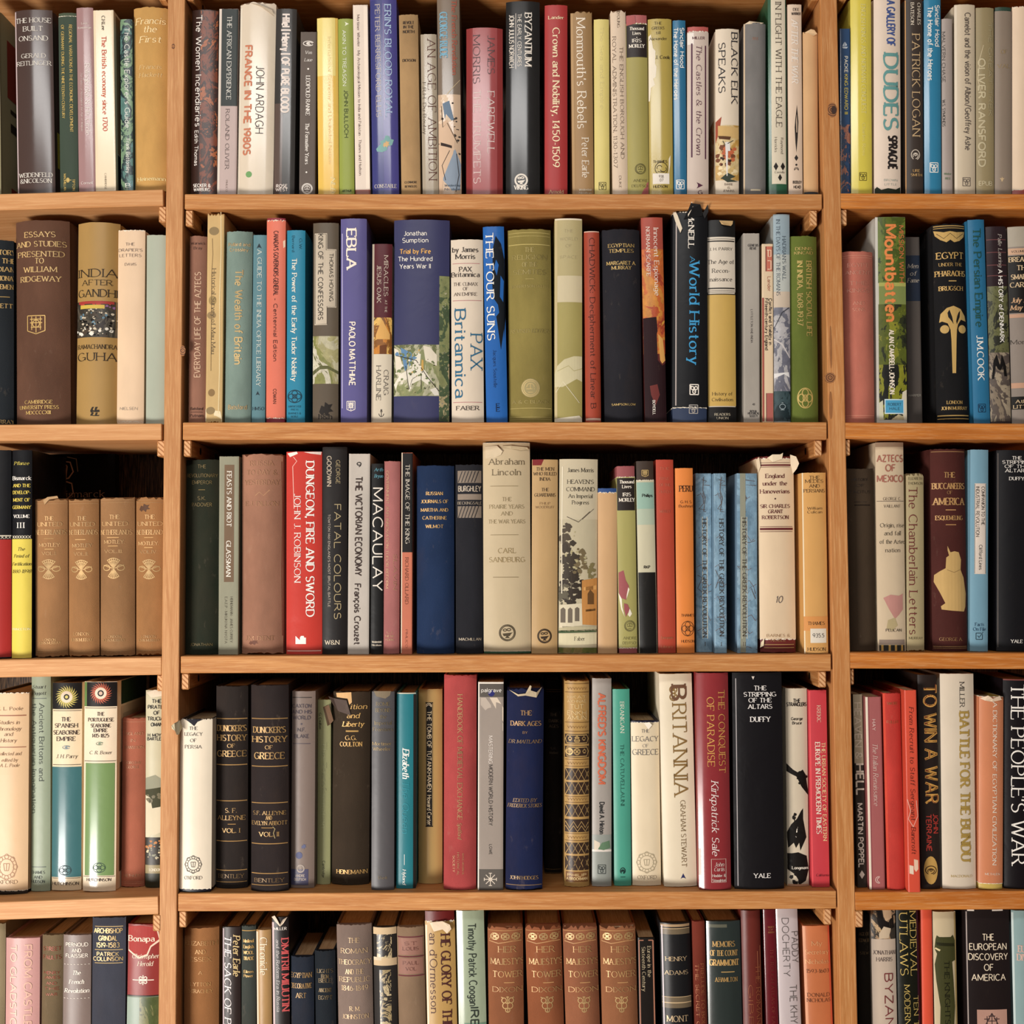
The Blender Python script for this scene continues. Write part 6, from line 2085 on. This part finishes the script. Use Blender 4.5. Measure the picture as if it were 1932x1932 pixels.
@4R 1847.5 1893 1314.5 1.5 js c8a840 sag=.12 yb=1679 : peach-orange jacketed book with yellow foot
J cf7c4c 0 11 2
V t ecdcc4 sb .62 1324 1628 7.5 : A DICTIONARY OF EGYPTIAN CIVILIZATION
H p ecdcc4 s .55 4 : 1649:28:METHUEN
F e0c4a4 .0,1318,1 .3,1312,4 .5,1318,3 .8,1312,4 .9,1320,3 .5,1324,1 .2,1322,1
@4R 1896 1972 1281.6 -2 js 161114 yb=1678 : large black book with big white sideways capitals, frame edge
V t ece4d8 s .34 1290 1628 24 : THE PEOPLE'S WAR
R 7c3c34 0 1 1281 1284 worn_edge
# ===== row 5 left
@5L -34 7 1741 2 rc 8c7c5c : khaki book just inside the left frame edge
@5L 8 73 1770 1 js bf8a84 : faded pink book with tall narrow sideways capitals
V t d8a890 nb .68 1782 2010 13 : FROM CASTLEREAGH
V t e0b8a0 nb .25 1782 2010 11 : TO GLADSTONE 1815
@5L 76 116.5 1762 2 rc 6b593e : olive-brown cloth book with faint red lettering
H t 8c3c24 nf .5 7 : 1790:34:STREET;1806:34:FAULTS
H a 9c4024 nf .5 5 : 1835:30:HENRY;1844:30:JAMES;1855:20:AND;1865:28:THE;1876:22:WAR
@5L 116.5 170 1764 1.5 js 7c6a62 : mauve-grey book with rows of small white diamonds
H a e4d8c8 nb .5 6.5 : 1782:42:PERNOUD;1793:18:AND;1803:42:FLAISSIER
H x ece0d0 nb .5 4 : 1819:50:********;1883:50:********
H t ece0d0 sbi .5 7.5 : 1835:16:The;1852:28:French;1869:46:Revolution
@5L 171.5 235.7 1729 1.5 rc 3d3f4a sag=.08 : slate-blue cloth hardback with boxed gilt art-nouveau capitals
L c8a868 1748 1.2 .08 .92
H t c8a868 nbf .48 8.5 : 1756:54:ARCHBISHOP;1770:36:GRINDAL;1783:44:1519-1583
L c8a868 1792 1.2 .08 .92
H a c8a868 nbf .48 7 : 1800:42:PATRICK;1809:56:COLLINSON
L c8a868 1817 1.2 .08 .92
@5L 237 300 1744 3 js 8c2c28 : red over green picture book with curled torn jacket
R 5c6850 0 1 1879 2160
N .4 1 1882 2160 30 5c6438,4c5830,7c7c50,3c4428
R 8c9c8c 0 .4 1882 2160
L 2c2420 1879 2
P torn_patch e4cbb0 .0,1749 .4,1746 .9,1749 1,1776 .73,1787 .63,1803 .36,1809 .02,1795
P torn_patch a8302a .0,1749 .4,1746 .85,1749 .95,1773 .7,1785 .6,1800 .35,1806 .03,1792
H t f0dcc0 sb .42 10 : 1771:50:Bonapa
H a f0dcc0 si .55 8 : 1804:50:Christopher;1818:28:Herold
E cross f0dcc8 .5 1849 9 1 1.6
# ===== row 5 middle
@5M 344 411 1749 1 rc 95602f : wide tan-brown cloth hardback with worn gilt capitals
H t c08c48 sf .5 7.5 : 1780:60:ELIZABETH;1796:20:AND;1810:40:ESSEX
H t c08c48 sf .5 6 : 1835:7:A
H a c08c48 sf .5 6.5 : 1857:38:LYTTON;1870:46:STRACHEY
@5M 419.4 454 1749 0 js 2c211f : slim black book with gold author line and slanting white title
R b09ca0 0 .08 1752 2100 worn_edge
V a d8b878 sbi .78 1764 1840 12 : Peter Earle
V t ece0dc sbi .3 1764 2010 12 : THE SACK OF PANAMA
@5M 455 483 1745 0 rc 3a3f3a : slim grey-green cloth book with small gilt script
L c09448 1756 1.4
H t d0a454 sbf .5 6 : 1775:20:Medieval;1786:20:English;1797:20:WOOL;1808:20:TRADE
H a d0a454 sbf .5 5 : 1833:18:Eileen;1841:18:Power
@5M 483.5 512.5 1754.5 -1.5 rs a88048 : slim tan book with pale sideways word and pink-edged pages
V t ecdcbc s .5 1768 1838 13 : Chronicle
R ecccae 0 .12 1758 2100 worn_edge
@5M 515 547 1730 -2.5 js 221c1c : slim black book with pink-red sideways capitals and torn top
R c0a8a8 0 .12 1740 2100 worn_edge
V t cf4c4c sb .78 1770 1905 13 : DMITRII MILIUTIN
V x d8d0cc si .34 1772 1905 6 : and the Reform Era in Russia
H a ece0d4 sb .5 5 : 1752:24:MILLER
F e0ccb4 -.02,1730,1 .2,1726,5 .35,1734,4 .5,1744,3 .7,1734,4 .95,1730,3 .7,1742,2 .5,1748,1 .2,1738,1
@5M 548 592 1803 -.5 rc 242a36 : short navy cloth hardback with gilt lettering, pages above
H t b0884c sf .45 9 : 1840:40:EGYPTIAN;1860:42:DECORATIVE;1878:20:ART
@5M 594.6 634 1792 -2 rc 1d2228 : short blue-black cloth hardback with faint gilt lettering
H t 7c6438 sf .5 7 : 1832:30:LIGHTS;1842:14:FROM;1850:24:BIBLE;1868:24:ANCIENT;1882:26:EGYPT
@5M 636.5 704 1743 -3.5 rc 7d695e : mauve-grey hardback with gilt capitals, right of dark blue pair
H t d8b484 sf .5 9 : 1774:22:THE;1794:50:ROMAN;1815:62:THEOCRACY;1833:34:AND THE;1848:58:REPUBLIC;1864:50:1846-1849
H a d8b484 sf .5 8 : 1903:20:R. M.;1918:50:JOHNSTON
@5M 706 750.4 1749 -3 rm 2a2624 : shabby black and cream spine with flaking paper
R c8ab80 0 1 1750 1763
R c8ab80 0 1 1808 1822
N .15 .8 1763 1808 60 2a2624,c8b48c,2c2826,b8a47c
N .25 .75 1830 2150 60 2a2624,c8b48c,2c2826,a8946c,2c2826
R d0c0a0 0 .35 1806 1812 worn_edge
@5M 751.4 803.5 1747 -4 rc 856a50 : mauve-tan leather-look spine with two faded label bands
R 966858 .05 .95 1770 1802 label
R 966858 .05 .95 1808 1838 label
L 6c2c38 1768 2
L 6c2c38 1805 2
L 6c2c38 1841 2
H t 6c3c34 s .5 6 : 1780:24:ST;1790:30:LOUIS;1817:30:PAUL;1828:20:VOL
@5M 806 862 1719 -5 js 6c1816 : gold-tan jacketed book torn open to deep red top
J b58c44 18 0 7
F e4ccac .15,1740,1 .25,1738,6 .6,1736,7 .85,1744,6 .9,1752,7 .75,1760,7 .6,1752,5 .3,1756,5
R e4ccac 0 .06 1745 2100 worn_edge
V t 4c2420 sb .68 1762 2010 17 : HE GLORY OF THE EMPIRE
V a 4c2420 s .25 1760 1908 13 : an d'Ormesson
@5M 865 918 1718 -5 jg 95a285 : pale green glossy book with dark condensed sideways lettering
R c8ccb8 0 .04 1722 2100 worn_edge
V a 2c342c n .55 1742 1895 14 : Timothy Patrick Coogan
V t 2c342c nb .58 1900 2010 14 : IRELAND
R 6c8c74 .2 1 1930 2140
@5M 921 989 1744 -2 rc 8f5430 wear=.006 : first of four brown gilt spines with ragged tops
@5M 996 1065 1744 -6 rc 8a4c28 wear=.006 : second of four brown gilt spines, blotched dark
@5M 1067 1133 1744 -6 rc 8d5434 wear=.006 : third of four brown gilt spines with ragged tops
@5M 1136 1205 1744 -5 rc 8f5833 wear=.006 : fourth of four brown gilt spines, right of the group
@5M 1206.5 1238 1769 -3 fs 1a1512 : short black paperback with thin pink border
K a86c50 2 .05,1774 .9,1774
K a86c50 2 .05,1774 .07,2100
K a86c50 2.4 .9,1774 .94,2100
V t c8b48c s .66 1785 1842 6.5 : Europe in the
V t c8b48c s .32 1786 1868 6.5 : Sixteenth Century
@5M 1250 1308 1741.5 -5 rs 1b1b1d : black gilt-banded hardback in clear shiny wrapper
R a88860 .02 .98 1744 1749
R 6c5c44 .02 .98 1752 1763
L c8a878 1752 1.2
R 6c5c44 .02 .98 1881 1902
L c8a878 1892 1.8
L c8a878 1881 1
B d8ccd0 .06 2.4 1746 2100
H a d8b888 sf .5 7.5 : 1809:40:HENRY;1835:44:ADAMS
H t d8b888 sf .5 11 : 1922:40:MONT
@5M 1310.4 1335 1736 -5 rc 6f2a1a : slim rust-brown cloth book with gilt sideways lettering
V t b86c34 sf .3 1818 2010 6 : THE SECRET OF SIBERIA
V t b86c34 sf .7 1818 1990 6 : PRELUDE TO BOLSHEVISM
@5M 1337 1401.7 1738 -4.5 jg 293230 : dark green-black hardback with gilt lettering in clear wrap
R 8c9490 0 .05 1742 2100 worn_edge
R 5c5c4c .05 .6 1744 1750 worn_edge
H t c89c50 sf .5 10 : 1781:42:MEMOIRS;1798:52:OF THE COUNT
H t c89c50 sbf .5 11 : 1816:56:GRAMMONT
L c89c50 1834 1.4 .4 .8
H a c89c50 sf .55 8 : 1848:42:A.HAMILTON
@5M 1403 1440 1718 -5 rs 66241b : red-brown tall book with worn orange edge lines
V t a85c30 sf .8 1820 2000 8 : THE ROMAN EMPIRE
V a a85c30 sf .4 1858 1990 8 : GIBBON
K a8603c 1.4 .95,1785 .97,2050
K a8603c 1.2 .8,1795 .82,1850
@5M 1446 1469 1716 -6 jg 630c18 : very slim glossy maroon book
H t b87c3c sf .6 3 : 1749:12:SOCIETY;1754:9:OF;1759:11:NORTH
V x 8c3828 sf .6 1790 2000 6 : THE ROUGH ATLAS OF EARTH HISTORY
@5M 1471 1512.6 1714 -7.5 jg bfb0b0 : pale lilac-white book with thin grey sideways capitals
V a 5c5450 nl .82 1758 1816 12 : PADDY
V a 5c5450 nl .40 1732 1840 12 : DOCHERTY
V t 5c5450 nl .66 1858 2010 13 : THE KHYBER PASS
@5M 1521 1580 1746.7 -7 js c06a34 : orange hardback by the upright with faded pale script
R d88c5c 0 .1 1748 2120 worn_edge
R c84c24 .93 1 1748 2120
H t e0a468 sf .5 8 : 1780:20:My;1796:44:Secretary;1814:44:Nicholas
H x 5c3420 s .5 6.5 : 1832:42:1593-1603
H a 6c3c24 s .5 6.5 : 1877:42:DONALD;1887:44:NICHOLAS
# ===== row 5 right
@5R 1622 1645 1723 -4 rc 1f1a14 sb=.03 : slim black-green cloth book beside the upright, faint gilt
H t 6c5430 sf .5 6 : 1762:18:AGE OF;1774:18:EDW III
H a 6c5430 sf .5 5 : 1798:16:STEW
@5R 1647 1694 1715 -4 js c6b09a : grey-pink book with dark mosaic portrait at top
N 0 1 1715 1772 40 2c2420,c8a880,3c342c,b09070,8c7860
P 1c1614 .2,1718 .4,1716 .5,1735 .7,1740 .9,1725 .95,1750 .6,1760 .4,1755 .25,1740
P c8a47c .45,1716 .8,1716 .85,1732 .6,1738 .5,1730
P c8b090 .3,1762 .5,1748 .8,1752 .7,1770 .3,1772
H a 5c4c48 s .5 7 : 1797:42:JONATHAN;1810:30:HARRIS
V t 7c3030 n .66 1836 2010 15 : BYZANTIUM
@5R 1696 1738 1716 -5 js 191a12 : black book with yellow-green sideways capitals
R 3c1424 .9 1 1716 2120
V t d0b050 s .74 1719 1838 12 : MEDIEVAL
V t d0b050 s .3 1722 1838 14 : UTLAWS
V x d0b050 s .8 1878 2010 9 : TEN TALES IN
V x d0b050 s .4 1858 2010 10 : MODERN ENGLISH
@5R 1741 1761.5 1714 -3 js e0481e : plain bright orange-red book spine
@5R 1764 1808 1720 -4 jg c8b48c : cream book with green knight's helmet drawing
R a88c50 .92 1 1722 2120
P 40401c .1,1772 .15,1765 .25,1768 .75,1768 .85,1764 .95,1775 .95,1812 .8,1815 .85,1850 .9,1900 .8,1960 .9,2100 .1,2100 .2,1960 .25,1900 .1,1850 .05,1820 .15,1800 .05,1790
P 26260f .12,1778 .9,1780 .92,1786 .15,1784
P d8c48c .05,1790 .25,1795 .3,1792 .1,1788
V t 1f1f10 sb .55 1812 1930 9 : THE KNIGHTS
@5R 1825 1910 1715 -4.5 js 221a1a sag=.05 : broad black book with cream capitals and ship panel
B b0a098 .03 2 1720 2120
H t ecd8b8 n .5 11.5 : 1768:22:THE;1786:70:EUROPEAN;1805:74:DISCOVERY;1825:18:OF;1844:64:AMERICA
R bc8c78 .22 .9 1905 1960 label
E shipx 3c2c2c .55 1930 18 1 1.6
R e0d4c4 .05 .2 1716 1719 worn_edge
R e0d4c4 .6 .85 1716 1719 worn_edge
@5R 1914 1975 1718 -5 jg 86a3a2 : pale aqua-blue book at right frame edge
R c0d0cc 0 .06 1722 2120 worn_edge
H t d8b0a0 sb .5 12 : 1790:40:EUROPE;1806:44:DIVIDED
"""
# the four matching brown gilt volumes on the bottom shelf share one pattern
HMT = """L c08c50 1756 1
K c08c50 1.4 .04,1776 .3,1780 .7,1776 .96,1776
K b08048 1.2 .05,1774 .15,1760 .25,1774 .35,1760 .45,1774 .55,1760 .65,1774 .75,1760 .85,1774 .95,1760
E knot c8a060 .2 1767 6 1.3 1
E knot c8a060 .5 1767 6 1.3 1
E knot c8a060 .8 1767 6 1.3 1
H t c89858 sf .55 11 : 1791:34:HER;1814:64:MAJESTY'S;1838:56:TOWER
L c08c50 1854 1.4 .45 .75
H a c89858 sf .55 9 : 1867:56:DIXON
E scroll c9a060 .55 1895 15 .9 1.6"""
out = []
for ln in BOOKS.split('\n'):
    out.append(ln)
    if ln.startswith('@5M') and 'of four brown gilt' in ln: out.append(HMT)
build_books('\n'.join(out))
